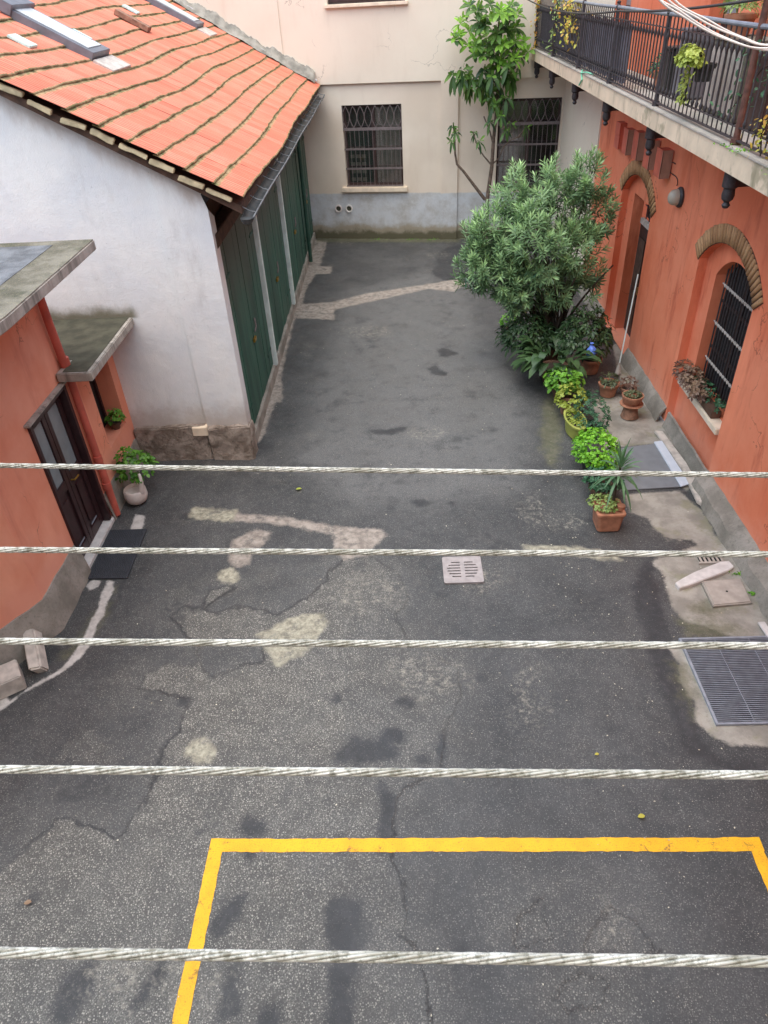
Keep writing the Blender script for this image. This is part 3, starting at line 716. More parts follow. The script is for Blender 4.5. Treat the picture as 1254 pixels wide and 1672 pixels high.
# wall lamp: a dusty round bulkhead on the plaster
lp = thing('wall_lamp', 'round dusty bulkhead lamp on the orange wall between the two brick arches', 'lamp', (XR, 11.73, 3.28))
mb = MB(Matrix.Translation((XR, 11.73, 3.28)) @ Matrix.Rotation(R_(-90), 4, 'Y'))
mb.lathe([(.145, -.005), (.15, .03), (.13, .055), (.11, .06)], (0, 0, 0), 28).build('lamp_base', M['iron'], lp, smooth=True)
mb = MB(Matrix.Translation((XR, 11.73, 3.28)) @ Matrix.Rotation(R_(-90), 4, 'Y'))
mb.lathe([(.118, .055), (.118, .09), (.105, .14), (.075, .175), (.04, .19), (0, .195)], (0, 0, 0), 28).build('lamp_glass', M['lamp_glass'], lp, smooth=True)

# letter boxes hung in a row below the balcony
lbl = ['double brown box with two stacked doors, farthest of the boxes hung under the balcony', 'tall flat brown box second from the far end of the row under the balcony',
       'tall brown box with a red side right above the crown of the far brick arch', 'brown box hung between the balcony bracket and the biggest box', 'deep brown box nearest the camera in the row, standing out from the orange wall']
for i, (y0, y1, z0, z1, dp) in enumerate(((15.13, 15.42, 3.36, 3.80, .12), (14.52, 14.80, 3.38, 3.78, .13), (13.82, 14.12, 3.42, 3.84, .14), (13.06, 13.36, 3.42, 3.84, .15), (12.36, 12.66, 3.43, 3.82, .17))):
    b_ = thing('letter_box', lbl[i], 'box', (XR, (y0 + y1) / 2, z0), 0, 'brown boxes hung on the orange wall')
    MB().box((XR - dp, y0, z0), (XR + .002, y1, z1)).build('case', M['box_red'], b_, bevel=.006)
    if i == 0:
        MB().box((XR - dp - .008, y0 - .012, z0), (XR - dp, y1 + .012, (z0 + z1) / 2 - .01)).build('lid', M['box_red'], b_)
        MB().box((XR - dp - .012, y0 - .012, (z0 + z1) / 2 + .01), (XR - dp, y1 + .012, z1)).build('lid', M['box_red'], b_)
    else:
        MB().box((XR - dp - .01, y0 - .014, z0 - .01), (XR - dp, y1 + .014, z1 + .01)).build('lid', M['box_red'], b_)
        MB().box((XR - dp - .014, y0 - .014, z0 - .012), (XR - .02, y0 - .002, z1 + .01)).build('side_flap', M['box_brown'], b_)
# thin cable clipped below the boxes
o = MB().tube([(XR - .012, 12.2 + .25 * math.sin(q), 3.66 - .05 * q + .03 * math.sin(q * 2)) for q in np.linspace(0, 5, 16)], .007, 6).build('loose_cable', M['wire_black'], red)

# ================================================================== BALCONY
bal = thing('balcony', 'long stone balcony with black iron railing above the orange wall', 'balcony', (3.45, 12, 4.4))
XB = 3.45
mb = MB().box((XB + .02, -1, 4.41), (XR - .005, 21.0, 4.63)); mb.build('slab', M['balcony_top'], bal)
mb = MB().box((XB, -1, 4.40), (XB + .018, 21.15, 4.615)); mb.build('fascia', M['balcony_edge'], bal)
MB().box((XB - .015, -1, 4.618), (XB + .16, 21.15, 4.642)).build('nosing', M['balcony_top'], bal, bevel=.006)
for y in (21.0, 18.9, 16.35, 13.78, 11.22, 8.3, 5.6, 2.9):
    b_ = MB().box((XB + .12, y - .055, 4.22), (XR + .0, y + .055, 4.398))
    b_.build('bracket', M['brown_wood'], bal, bevel=.008)
    mb = MB().lathe([(.0, 3.99), (.03, 4.0), (.045, 4.03), (.028, 4.06), (.06, 4.09), (.068, 4.13), (.06, 4.2), (.085, 4.22), (.085, 4.39)], (XB + .15, y, 0), 14)
    mb.build('bracket_finial', M['iron'], bal, smooth=True)
mb = MB().box((XB + .3, -1, 4.3), (XB + .4, 21.1, 4.398)); mb.build('edge_beam', M['brown_wood'], bal)
XP = 3.53
posts = [21.1, 18.6, 16.02, 13.6, 11.04, 8.25, 5.6]
for i, y in enumerate(posts):
    rad = .030 if i != 5 else .034
    mb = MB().tube([(XP, y, 4.64), (XP, y, 4.70)], rad * 1.6, 12).tube([(XP, y, 4.70), (XP, y, 5.66 if i != 5 else 6.6)], rad, 12)
    if i != 5: mb.lathe([(rad, 0), (rad * 1.4, .02), (rad * .8, .05), (rad * 1.2, .08), (0, .1)], (XP, y, 5.66), 12)
    mb.build('post', M['iron'] if i != 5 else M['rust'], bal, smooth=True)
mb = MB()
for z_, w_, h_ in ((4.685, .04, .014), (4.80, .03, .012), (5.52, .03, .012)):
    mb.bar((XP, 1, z_), (XP, 21.15, z_), w_, h_)
mb.build('rail', M['iron'], bal)
MB().tube([(XP, y, 5.665 + .004 * math.sin(y * 2)) for y in np.linspace(1, 21.15, 40)], .024, 10).build('handrail', M['handrail'], bal, smooth=True)
def baluster_mesh(mb, y):
    mb.tube([(XP, y, 4.69), (XP, y, 4.80)], .008, 6)
    mb.lathe([(.009, 4.80), (.017, 4.825), (.024, 4.85), (.014, 4.875), (.011, 4.9), (.010, 5.38), (.014, 5.41), (.024, 5.44), (.017, 5.47), (.010, 5.5), (.009, 5.65)], (XP, y, 0), 7)
yb = [y for y in np.arange(6.42, 21.0, .142) if min(abs(y - p) for p in posts) > .06]
proto = None
for y in yb[:96]:
    if proto is None:
        mb = MB(); baluster_mesh(mb, y); proto = mb.build('baluster', M['iron'], bal, smooth=True); y0_ = y
    else:
        c = proto.copy(); COL.objects.link(c); c.parent = bal; c.location.y += y - y0_
mb = MB()
for y in list(yb[96:]) + list(np.arange(1.1, 6.35, .142)): baluster_mesh(mb, y)
tag(mb.build('baluster', M['iron'], bal, smooth=True), kind='stuff')
o = thing('railing_screen', 'bluish grey slatted screen tied inside the far bays of the balcony railing', 'screen', (3.6, 17, 4.66))
mb = MB()
for k in range(64): mb.box((3.60, 12.95 + k * .125, 4.68 + .02 * (k % 3 == 0)), (3.612, 12.95 + k * .125 + random.uniform(.095, .12), 5.50 + random.uniform(-.04, .02)))
mb.build('slats', M['screen'], o)
for k_, (y_, h_, w_, mt_) in enumerate(((12.2, .55, .35, 'pot_dark'), (11.6, .8, .3, 'grey_frame'))):
    o = thing('bin' if k_ else 'crate', ('tall grey bin' if k_ else 'dark square crate') + ' standing on the balcony floor beside the pale cabinet', 'bin' if k_ else 'crate', (4.1, y_, 4.64))
    MB().box((3.95, y_ - w_ / 2, 4.642), (4.3, y_ + w_ / 2, 4.64 + h_)).build('body', M[mt_], o, bevel=.02)
    MB().box((3.94, y_ - w_ / 2 - .01, 4.64 + h_), (4.31, y_ + w_ / 2 + .01, 4.67 + h_)).build('lid', M[mt_], o, bevel=.01)
# pale storage box and clutter standing on the balcony
o = thing('storage_cabinet', 'pale weathered cabinet standing behind the balcony railing', 'cabinet', (4.1, 9.9, 4.64))
MB().box((3.95, 9.45, 4.645), (4.33, 10.5, 5.42)).build('body', M['mossy'], o, bevel=.01)
for a_ in (9.48, 9.99): MB().box((3.935, a_, 4.7), (3.949, a_ + .48, 5.36)).build('door', M['stone_cover'], o, bevel=.008)
MB().box((3.93, 9.43, 5.42), (4.34, 10.52, 5.45)).build('top', M['mossy'], o)

# ================================================================== BACK BUILDING (its wall runs slightly askew)
aB = math.atan(-.16)
OB = Vector((-2.55, 22.2, 0))
back = thing('cream_building', 'cream plastered building closing the far end of the courtyard', 'building', OB, aB)
WB = world_of(back)
def sB(X): return (X + 2.55) * math.sqrt(1 + .16 ** 2)
def BB(s, y, z): return WB @ Vector((s, y, z))          # s along the wall, y out of it (negative = towards the yard)
fU = lambda s, z, d: tuple(BB(s, d, z)); REC = .07
s1, s2 = sB(1.217), sB(1.68); sE = sB(4.42)
w1 = (sB(-1.46), sB(.165), 1.43, 3.49); w2_ = (sB(2.72), sB(4.32), 1.30, 3.53); w0 = (sB(-1.62), sB(.34), 5.73, 7.5)
mb = MB()
wall_face(mb, [rect(-.35, sE, 4.0, 11), rect(*w0)], lambda s, z, d: fU(s, z, -REC))
jamb(mb, rect(*w0), fU, -REC, .15)
wall_face(mb, [rect(-9, -.35, 0, 11)], lambda s, z, d: fU(s, z, -REC - .03))
mb.add([BB(-.35, -REC - .03, 0), BB(-.35, -REC, 0), BB(-.35, -REC, 11), BB(-.35, -REC - .03, 11)], [(0, 1, 2, 3)])
mb.add([BB(-.35, -REC, 4), BB(sE, -REC, 4), BB(sE, .0, 4), BB(-.35, 0, 4)], [(0, 1, 2, 3)])
mb.build('upper_wall', M['cream_upper'], back)
mb = MB()
wall_face(mb, [rect(-.4, s1, -.05, 4.0), rect(*w1)], fU); wall_face(mb, [rect(s2, sE, -.05, 4.0), rect(*w2_)], fU)
jamb(mb, rect(*w1), fU, 0, .22); jamb(mb, rect(*w2_), fU, 0, .25)
mb.add([BB(s1, 0, -.05), BB(s1, -REC, -.05), BB(s2, -REC, -.05), BB(s2, 0, -.05), BB(s1, 0, 4), BB(s1, -REC, 4), BB(s2, -REC, 4), BB(s2, 0, 4)], [(0, 1, 5, 4), (1, 2, 6, 5), (2, 3, 7, 6)])
mb.build('lower_wall', M['cream_lower'], back)
def grilled(parent, s0, s1_, z0, z1, d, cols):
    w = MB().box((0, 0, 0), (0, 0, 0)); w = MB(WB).box((s0, d, z0), (s1_, d + .03, z1)).build('window', M['dark_void'], parent)
    mb = MB(WB); mid = (s0 + s1_) / 2
    for a_, b_ in ((s0, s0 + .07), (mid - .05, mid + .05), (s1_ - .07, s1_)): mb.box((a_, d - .06, z0), (b_, d - .004, z1))
    mb.box((s0, d - .062, z0), (s1_, d - .006, z0 + .08)); mb.box((s0, d - .062, z1 - .08), (s1_, d - .006, z1))
    mb.build('window_frame', M['brown_wood'], w)
    for k, (a_, b_) in enumerate(((s0 + .07, mid - .05), (mid + .05, s1_ - .07))):
        mb = MB(WB); n = 14
        vs = [(a_ + (b_ - a_) * i / n, d - .012 + .006 * math.sin(i * 2.2 + k), z) for z in (z0 + .08, z1 - .08) for i in range(n + 1)]
        if k == cols: mb.add(vs, [(i, i + 1, n + 2 + i, n + 1 + i) for i in range(n)]).build('curtain', M['curtain'], w, smooth=True)
        MB(WB).box((a_, d - .030, z0 + .08), (b_, d - .026, z1 - .08)).build('pane', M['glass_win'], w)
    # iron grille with a frieze of crossing loops at its head
    g = MB(WB); gd = -.005; zf = z1 - .58
    for z_, h_ in ((zf, .07), (zf - .5, .045), (zf - 1.0, .045), (z0 + .03, .03)):
        if z_ > z0: g.box((s0 + .005, gd - .02, z_ - h_ / 2), (s1_ - .005, gd + .012, z_ + h_ / 2))
    nbar = 13
    for i in range(nbar):
        s_ = s0 + (s1_ - s0) * (i + .5) / nbar; g.tube([(s_, gd, z0 + .02), (s_, gd, zf)], .008, 5)
    nl = 8; pw = (s1_ - s0) / nl
    for i in range(-1, nl + 1):
        for sg in (1, -1):
            c0 = s0 + pw * (i + .5); path = []
            for q in range(15):
                u = q / 14; x = c0 + sg * pw * .5 * (1 - 2 * abs(u - .5)) ** .8 * 1.0 if False else c0 + sg * pw * (.5 - .0) * math.sin(math.pi * u) * .98
                path.append((min(max(x, s0 + .01), s1_ - .01), gd - .004 * sg, zf + .03 + (z1 - zf - .05) * u))
            g.tube(path, .009, 5)
    g.build('window_grille', M['iron_grille'], w, smooth=True)
    return w
tg = NT('dusty_window_glass')
tg.bsdf.inputs['Transmission Weight'].default_value = 0
gl = tg.n.new('ShaderNodeBsdfGlossy'); gl.inputs['Roughness'].default_value = .08
tp = tg.n.new('ShaderNodeBsdfTransparent'); mxs = tg.n.new('ShaderNodeMixShader'); mxs.inputs[0].default_value = .22
tg.L(tp.outputs[0], mxs.inputs[1]); tg.L(gl.outputs[0], mxs.inputs[2]); tg.L(mxs.outputs[0], tg.n['Material Output'].inputs['Surface'])
M['glass_win'] = tg.m
g1 = grilled(back, *w1, .20, 1)
g2 = grilled(back, *w2_, .23, 0)
# pale crates stacked inside, seen through the left pane
mb = MB(WB)
for r_ in range(5):
    for c_ in range(3):
        s_ = w1[0] + .12 + c_ * .16; z_ = 1.55 + r_ * .2
        mb.box((s_, .186, z_), (s_ + .12, .196, z_ + .09))
mb.build('shelf', M['curtain'], g1)
MB(WB).box((w1[0] - .14, -.09, 1.30), (w1[1] + .12, .12, 1.428)).build('window_sill', M['stone_sill'], back, bevel=.012)
MB(WB).box((w0[0] - .06, -.16, 5.655), (w0[1] + .08, .1, 5.728)).build('window_sill', M['stone_sill'], back, bevel=.01)
u0 = MB(WB).box((w0[0], .06, w0[2]), (w0[1], .1, w0[3])).build('window_shutter', M['brown_wood'], back)
mb = MB(WB)
for i in range(20): mb.box((w0[0] + .06, .04, 5.78 + i * .085), (w0[1] - .06, .058, 5.83 + i * .085))
mb.build('slats', M['maroon'], u0)
for k, X_ in enumerate((-1.763, -1.45)):
    T_ = WB @ Matrix.Translation((sB(X_), 0, .84)) @ Matrix.Rotation(R_(90), 4, 'X')
    v_ = MB(T_).lathe([(.068, -.005), (.070, .03), (.102, .034), (.108, -.005)], (0, 0, 0), 24).build('vent_ring', M['pipe_white'] if k else M['pot_white'], back, smooth=True)
    MB(T_).lathe([(.074, .004), (0, .006)], (0, 0, 0), 20).build('vent_hole', M['mossy_dark'], v_)
MB(WB).tube([(sB(1.856), -REC - .06, 5.50), (sB(1.856), -REC - .06, 7.2)], .04, 12).build('pipe_end', M['pipe_white'], back, smooth=True)
# side wing of the same building, cream, between the orange house and the back wall
mb = MB()
mb.add([(XR, 17.05, 0), (XR, 21.4, 0), (XR, 21.4, 4.3), (XR, 17.05, 4.3)], [(0, 1, 2, 3)])
mb.add([(XR + .02, 17.05, 4.3), (XR + .02, 21.4, 4.3), (XR + .02, 21.4, 11), (XR + .02, 17.05, 11)], [(0, 1, 2, 3)])
mb.box((XR - .03, 17.052, 0), (XR - .0, 17.16, 4.3))
mb.build('side_wall', M['cream_upper'], back)
MB(WB).box((-9, -.1, 11), (sE + .2, 6, 11.15)).build('roof', M['cement'], back)

# ================================================================== WHITE GARAGE BUILDING
YW = 9.97
gar = thing('garage_building', 'white plastered garage with a mossy red tiled roof and green wooden doors', 'building', (-2.55, YW, 0))
rz = lambda X: 4.02 + (-2.13 - X) * .55
mb = MB()
# front gable wall
fW = lambda x, z, d: (x, YW + d, z)
front = [(-9.5, 0), (-3.19, 0), (-3.19, rz(-3.19) - .17), (-9.5, rz(-9.5) - .17)]
pil = [(-3.19, 0), (-2.53, 0), (-2.53, 3.86), (-2.6, rz(-2.6) - .2), (-3.19, rz(-3.19) - .17)]
mb.add([fW(a, b, 0) for a, b in front], [(0, 1, 2, 3)])
mb.add([fW(a, b, -.045) for a, b in pil], [(0, 1, 2, 3, 4)])
mb.add([fW(-3.19, 0, 0), fW(-3.19, 0, -.045), fW(-3.19, rz(-3.19) - .17, -.045), fW(-3.19, rz(-3.19) - .17, 0)], [(0, 1, 2, 3)])
mb.add([(-2.53, YW - .045, 0), (-2.53, 10.2, 0), (-2.53, 10.2, 3.7), (-2.53, YW - .045, 3.86)], [(0, 1, 2, 3)])
mb.add([(-2.53, 10.2, 0), (-2.66, 10.2, 0), (-2.66, 10.2, 3.8), (-2.53, 10.2, 3.7)], [(0, 1, 2, 3)])
mb.build('wall', M['white_plaster'], gar)
# dark inner wall behind the doors, up to the eave
MB().box((-2.95, 10.2, 0), (-2.75, 22.2, 3.75)).build('inner_wall', M['brown_beam'], gar)
# rough plinth
mb = MB().box((-4.39, YW - .10, -.1), (-3.2, YW + .05, .6)).box((-3.185, YW - .13, -.1), (-2.49, YW + .05, .59)); mb.box((-2.6, YW - .0, -.1), (-2.49, 10.18, .56))
mb.build('plinth', M['plinth'], gar, bevel=.02, cuts=7, jitter=.035, smooth=True)
MB().box((-3.42, YW - .135, .45), (-3.18, YW, .6)).build('corner_stone', M['stone_sill'], gar, bevel=.006)
# step sill below the doors, beam over them
MB().box((-2.62, 10.19, -.05), (-2.53, 22.1, .20)).build('door_sill', M['cement'], gar, bevel=.01)
MB().box((-2.72, 10.05, 3.30), (-2.52, 22.1, 3.50)).build('door_lintel', M['brown_beam'], gar, bevel=.01)
mb = MB()
for y in np.arange(10.4, 22, .62): mb.bar((-2.9, y, rz(-2.9) - .13), (-2.12, y, rz(-2.12) - .10), .07, .09)
mb.build('rafter_tails', M['brown_beam'], gar)
# doors: four bays of ledged boards
bays = [(10.22, 12.92), (13.08, 16.15), (16.36, 19.68), (19.86, 22.02)]
for i, (y0, y1) in enumerate(bays):
    d_ = MB().box((-2.66, y0, .2), (-2.60, y1, 3.3)).build('garage_door', M['green_dark'], gar)
    n = max(4, int((y1 - y0) / .3)); w = (y1 - y0) / n
    for lf, (a_, b_) in enumerate(((0, n // 2), (n // 2, n))):
        mb = MB()
        for k in range(a_, b_):
            j = random.uniform(0, .01)
            mb.box((-2.60, y0 + k * w + .006, .21 + random.uniform(0, .03)), (-2.575 + j, y0 + (k + 1) * w - .006, 3.29))
        mb.box((-2.575, y0 + a_ * w + .02, .5), (-2.565, y0 + b_ * w - .02, .62)) if False else None
        mb.build('door_leaf', M['green_wood'], d_, bevel=.003)
    for yh in (y0 + .04, y1 - .42):
        for zh in (.55, 2.75): MB().box((-2.574, yh, zh), (-2.556, yh + .38, zh + .05)).build('strap_hinge', M['green_dark'], d_, bevel=.004)
    ym = (y0 + y1) / 2
    MB().tube([(-2.55, ym + .1, 1.42), (-2.53, ym + .16, 1.5), (-2.55, ym + .22, 1.62)], .014, 8).build('door_bolt', M['iron_grille'], d_, smooth=True)
    MB().box((-2.565, ym - .1, 1.3), (-2.53, ym + .06, 1.37)).build('padlock', M['brass'], d_, bevel=.006)
for y in (12.99, 16.25): MB().box((-2.60, y - .06, .18), (-2.49, y + .06, 3.32)).build('door_post', M['post_white'], gar, bevel=.012)
MB().tube([(-2.46, 19.77, .05), (-2.46, 19.77, 3.0), (-2.40, 19.77, 3.3), (-2.02, 19.77, 3.72)], .05, 10).build('downpipe', M['green_dark'], gar, smooth=True)
# gutter: half-round, along the eave, hung on straps with a wire mesh of cobweb-pale hoops
gut = MB(); XG, ZG = -1.97, 3.80
ysg = np.linspace(9.62, 21.95, 30); vs = []
for y in ysg:
    for k in range(9):
        a_ = math.pi + math.pi * k / 8; vs.append((XG + .085 * math.cos(a_), y, ZG - .03 * (y - 9.7) / 12 + .085 * math.sin(a_) + .012 * math.sin(y * 1.3)))
    for k in range(8, -1, -1):
        a_ = math.pi + math.pi * k / 8; vs.append((XG + .079 * math.cos(a_), y, ZG - .03 * (y - 9.7) / 12 + .079 * math.sin(a_) + .012 * math.sin(y * 1.3)))
gut.add(vs, [(18 * i + k, 18 * i + (k + 1) % 18, 18 * i + 18 + (k + 1) % 18, 18 * i + 18 + k) for i in range(29) for k in range(18)] + [tuple(range(17, -1, -1)), tuple(range(18 * 29, 18 * 30))])
gg = gut.build('gutter', M['gutter'], gar, smooth=True)
MB().lathe([(.0, -.09), (.06, -.06), (.085, 0), (.0, .0)], (XG, 9.62, ZG), 16).build('gutter_end', M['gutter'], gg, smooth=True)
mb = MB()
for y in np.arange(9.9, 21.9, .62): mb.tube([(XG - .12, y, ZG + .09), (XG, y, ZG + .02), (XG + .09, y, ZG - .0), (XG + .09, y, ZG - .06)], .008, 6)
mb.tube([(XG + .088, y, ZG + .006 - .03 * (y - 9.7) / 12 + .012 * math.sin(y * 1.3)) for y in ysg], .012, 8)
mb.build('gutter_strap', M['strap'], gg)

# tiled roof: overlapping courses running along the eave, each a ribbed sheet of tiles, sagging with age
def sag(X, Y):
    return (.030 * np.sin(Y * .8 + .8 + X * .12) + .012 * np.sin(Y * 1.7 + .3 * X) - .05 * np.sin(np.clip((Y - 9.7) / 12.6, 0, 1) * np.pi)) * np.clip((Y - 9.6) / 2.0, 0.15, 1)
SL = math.atan(.55); CS, SN = math.cos(SL), math.sin(SL)
def build_roof():
    course = .375; ncr = 20; per = .072; ppp = 8
    Y0, Y1 = 9.68, 22.42; ny = int((Y1 - Y0) / per * ppp)
    yy = Y0 + np.arange(ny + 1) * (per / ppp)
    V, F, T, E, G, off = [], [], [], [], [], 0
    for c_ in range(ncr):
        d0 = c_ * course; up = np.array([0, .0, .07, .15, .3, .65, 1.05, 1.15]); hh = np.array([-.020, .0, .002, .001, 0, -.003, -.006, -.010])
        Xe = -2.0 - d0 * CS
        tid = np.floor(yy / .22 + (c_ % 2) * .5).astype(int)
        tint = (np.sin(tid * 12.9898 + c_ * 78.233) * 43758.5453) % 1
        wob_ = .012 * np.sin(yy * 1.3 + c_ * .9) + .004 * np.sin(yy * 7.7 + c_) + .010 * (tint - .5)
        rib = .015 * np.abs(np.sin(np.pi * yy / per)) ** .6 + .012 * ((tint * 7) % 1 - .5)
        for j, (u, h_) in enumerate(zip(up, hh)):
            dd = d0 + u * course + wob_ * (1 if u < 1 else 0)
            X = -2.0 - dd * CS; Z = rz(-2.0) + .05 + dd * SN
            hN = .026 + h_ + rib * (1 if j > 0 else 1) - .015 * u
            Z = Z + sag(X, yy) + hN * CS; X = X + hN * SN
            V.append(np.stack([X, yy, Z], 1)); T.append(tint)
            e = {0: 1.3, 1: 1.0, 2: .55, 3: .05}.get(j, 0.0); e = 1.0 if u > .99 else (.0 if u == .65 else e)
            E.append(np.full(ny + 1, e)); G.append(np.abs(np.sin(np.pi * yy / per)))
        I = off + np.arange(len(up) * (ny + 1)).reshape(len(up), ny + 1)
        F.append(np.stack([I[:-1, :-1].ravel(), I[1:, :-1].ravel(), I[1:, 1:].ravel(), I[:-1, 1:].ravel()], 1)[:, ::-1])
        off += len(up) * (ny + 1)
    return fast_mesh('roof', np.concatenate(V), np.concatenate(F), M['tiles'], gar, dict(tile=np.concatenate(T), edge=np.concatenate(E), groove=np.concatenate(G)), True)
roof = build_roof()
# solid deck under the tiles
mb = MB(); e_ = .14
vs = []
for y in (9.80, 22.2):
    for X_ in (-2.06, -9.6): vs += [(X_, y, rz(X_) - .07), (X_, y, rz(X_) - .17)]
mb.add(vs, [(0, 2, 3, 1), (4, 5, 7, 6), (0, 4, 6, 2), (1, 3, 7, 5), (0, 1, 5, 4)]).build('roof_deck', M['brown_beam'], roof)
# cut boards closing the near verge
mb = MB()
for k in range(19):
    a_ = k * .375 + .12; X0_ = -2.05 - a_ * CS; X1_ = X0_ - .33 * CS
    hl_ = random.uniform(.145, .185); jz = random.uniform(-.02, .012); tl_ = random.uniform(-.02, .02); th_ = random.uniform(.024, .036)
    mb.obox(((X0_ + X1_) / 2 + random.uniform(-.02, .02), 9.75 + random.uniform(-.012, .012), (rz(X0_) + rz(X1_)) / 2 - .045 + jz), (-hl_ * CS, 0, hl_ * SN + tl_), (0, .03, 0), (th_ * SN, 0, th_ * CS))
mb.build('verge_board', M['verge'], roof, bevel=.008, cuts=3, jitter=.018, smooth=True)
# grey coping between roof and back wall
mb = MB(); n = 160; vs = []
for i in range(n + 1):
    X_ = -2.1 - 5.6 * i / n; Yw = 22.2 - .16 * (X_ + 2.55) - .11
    q5 = i / 4; w = .20 + .03 * math.sin(q5 * 1.9) + .035 * math.sin(q5 * .45) + random.uniform(-.018, .018); z_ = rz(X_) + .07 + .015 * math.sin(q5 * 1.1) + random.uniform(-.008, .008)
    vs += [(X_, Yw - .28, z_), (X_, Yw - .2, z_ + .05), (X_, Yw - .02, z_ + w), (X_, Yw + .12, z_ + w + .02)]
mb.add(vs, [(4 * i + q, 4 * i + 1 + q, 4 * i + 5 + q, 4 * i + 4 + q) for i in range(n) for q in range(3)]).build('coping', M['coping'] if 'coping' in M else M['cement'], roof, smooth=True)
mb = MB()
mb.bar((-2.05, 21.93, rz(-2.05) + .13), (-7.4, 22.72, rz(-7.4) + .13), .09, .025); mb.build('flashing', M['flashing'], roof)
# skylights and glass tiles, laid in the roof plane
def onroof(parent, nm, X0, X1, Y0, Y1, h0, h1, mat, bev=.006):
    c = ((X0 + X1) / 2, (Y0 + Y1) / 2, (rz(X0) + rz(X1)) / 2 + .09 + float(sag(np.array((X0 + X1) / 2), np.array((Y0 + Y1) / 2))) * .8)
    hx = abs(X1 - X0) / 2; cc_ = Vector(c) + Vector((SN, 0, CS)) * (h0 + h1) / 2
    return MB().obox(cc_, (-hx, 0, hx * .55), (0, (Y1 - Y0) / 2, 0), Vector((SN, 0, CS)) * (h1 - h0) / 2).build(nm, mat, parent, bevel=bev)
for (a_, b_, c_, d_) in ((-5.75, -4.58, 12.72, 13.52), (-5.80, -4.62, 20.2, 20.95)):
    s_ = onroof(roof, 'skylight', a_, b_, c_, d_, -.05, .10, M['grey_frame'])
    onroof(s_, 'skylight_pane', a_ + .1, b_ - .1, c_ + .1, d_ - .1, .101, .112, M['flashing'])
    onroof(s_, 'blind_box', a_ - .06, a_ + .12, c_ - .03, d_ + .03, .02, .17, M['grey_frame'])
    onroof(s_, 'apron', b_ + .02, b_ + .3, c_ - .05, d_ + .05, -.03, .02, M['kerbstone'])
for (a_, b_, c_, d_) in ((-5.25, -4.98, 11.55, 11.82), (-5.22, -4.95, 13.72, 13.97), (-5.58, -5.3, 17.95, 18.18)):
    onroof(roof, 'glass_tile', a_, b_, c_, d_, .0, .035, M['glass_tile'] if 'glass_tile' in M else M['flashing'])
onroof(roof, 'raised_ridge_piece', -5.38, -4.80, 16.7, 16.95, .0, .09, M['terracotta_old'])

# ================================================================== ORANGE HOUSE ON THE LEFT
XL = -4.4
lef = thing('orange_house', 'orange plastered house on the left with a dark double door and thick concrete roof edges', 'building', (XL, 7.5, 0))
fL = lambda y, z, d: (XL - d, y, z)
dl = rect(7.14, 8.27, .03, 2.24); wl_ = rect(8.98, 9.74, .80, 1.92)
mb = MB()
wall_face(mb, [rect(6.1, 8.52, 0, 3.82), dl], fL); jamb(mb, dl, fL, 0, .22)
wall_face(mb, [rect(8.52, 9.97, 0, 2.36), wl_], fL); jamb(mb, wl_, fL, 0, .3)
C1 = (-5.99, 3.55)
mb.add([(XL, 6.1, 0), (XL, 6.1, 3.82), (C1[0], C1[1], 3.82), (C1[0], C1[1], 0)], [(0, 1, 2, 3)])
mb.add([(XL, 8.52, 2.2), (XL, 8.52, 3.82), (-9, 8.52, 3.82), (-9, 8.52, 2.2)], [(0, 3, 2, 1)])
mb.build('wall', M['orange_left'], lef)
# sloping cement foot
def foot(mb, pts, nrm, w0, zt):
    vs = []; k = len(pts)
    for (x, y), (nx1, ny1) in zip(pts, nrm):
        j = random.uniform(-.015, .015)
        vs += [(x + nx1 * (w0 + j), y + ny1 * (w0 + j), -.04), (x + nx1 * w0 * .6, y + ny1 * w0 * .6, zt * .6), (x + nx1 * .012, y + ny1 * .012, zt + j), (x - nx1 * .01, y - ny1 * .01, zt + .01 + j)]
    mb.add(vs, [(4 * i + a, 4 * i + 4 + a, 4 * i + 5 + a, 4 * i + 1 + a) for i in range(k - 1) for a in range(3)] + [(0, 1, 2, 3), (4 * k - 1, 4 * k - 2, 4 * k - 3, 4 * k - 4)])
def run(a, b, n): return [(a[0] + (b[0] - a[0]) * i / n, a[1] + (b[1] - a[1]) * i / n) for i in range(n + 1)]
mb = MB(); p_ = run((XL, 7.13), (XL, 6.12), 8) + run((XL - .01, 6.08), C1, 18)
foot(mb, p_, [(1, 0)] * 8 + [(.96, -.25), (.9, -.42)] + [(.85, -.53)] * 18, .12, .47); mb.build('plinth', M['cement'], lef, smooth=True); mb = MB()
p_ = run((XL, 9.95), (XL, 8.28), 12); foot(mb, p_, [(1, 0)] * 13, .07, .42)
mb.build('plinth', M['cement'], lef, smooth=True)
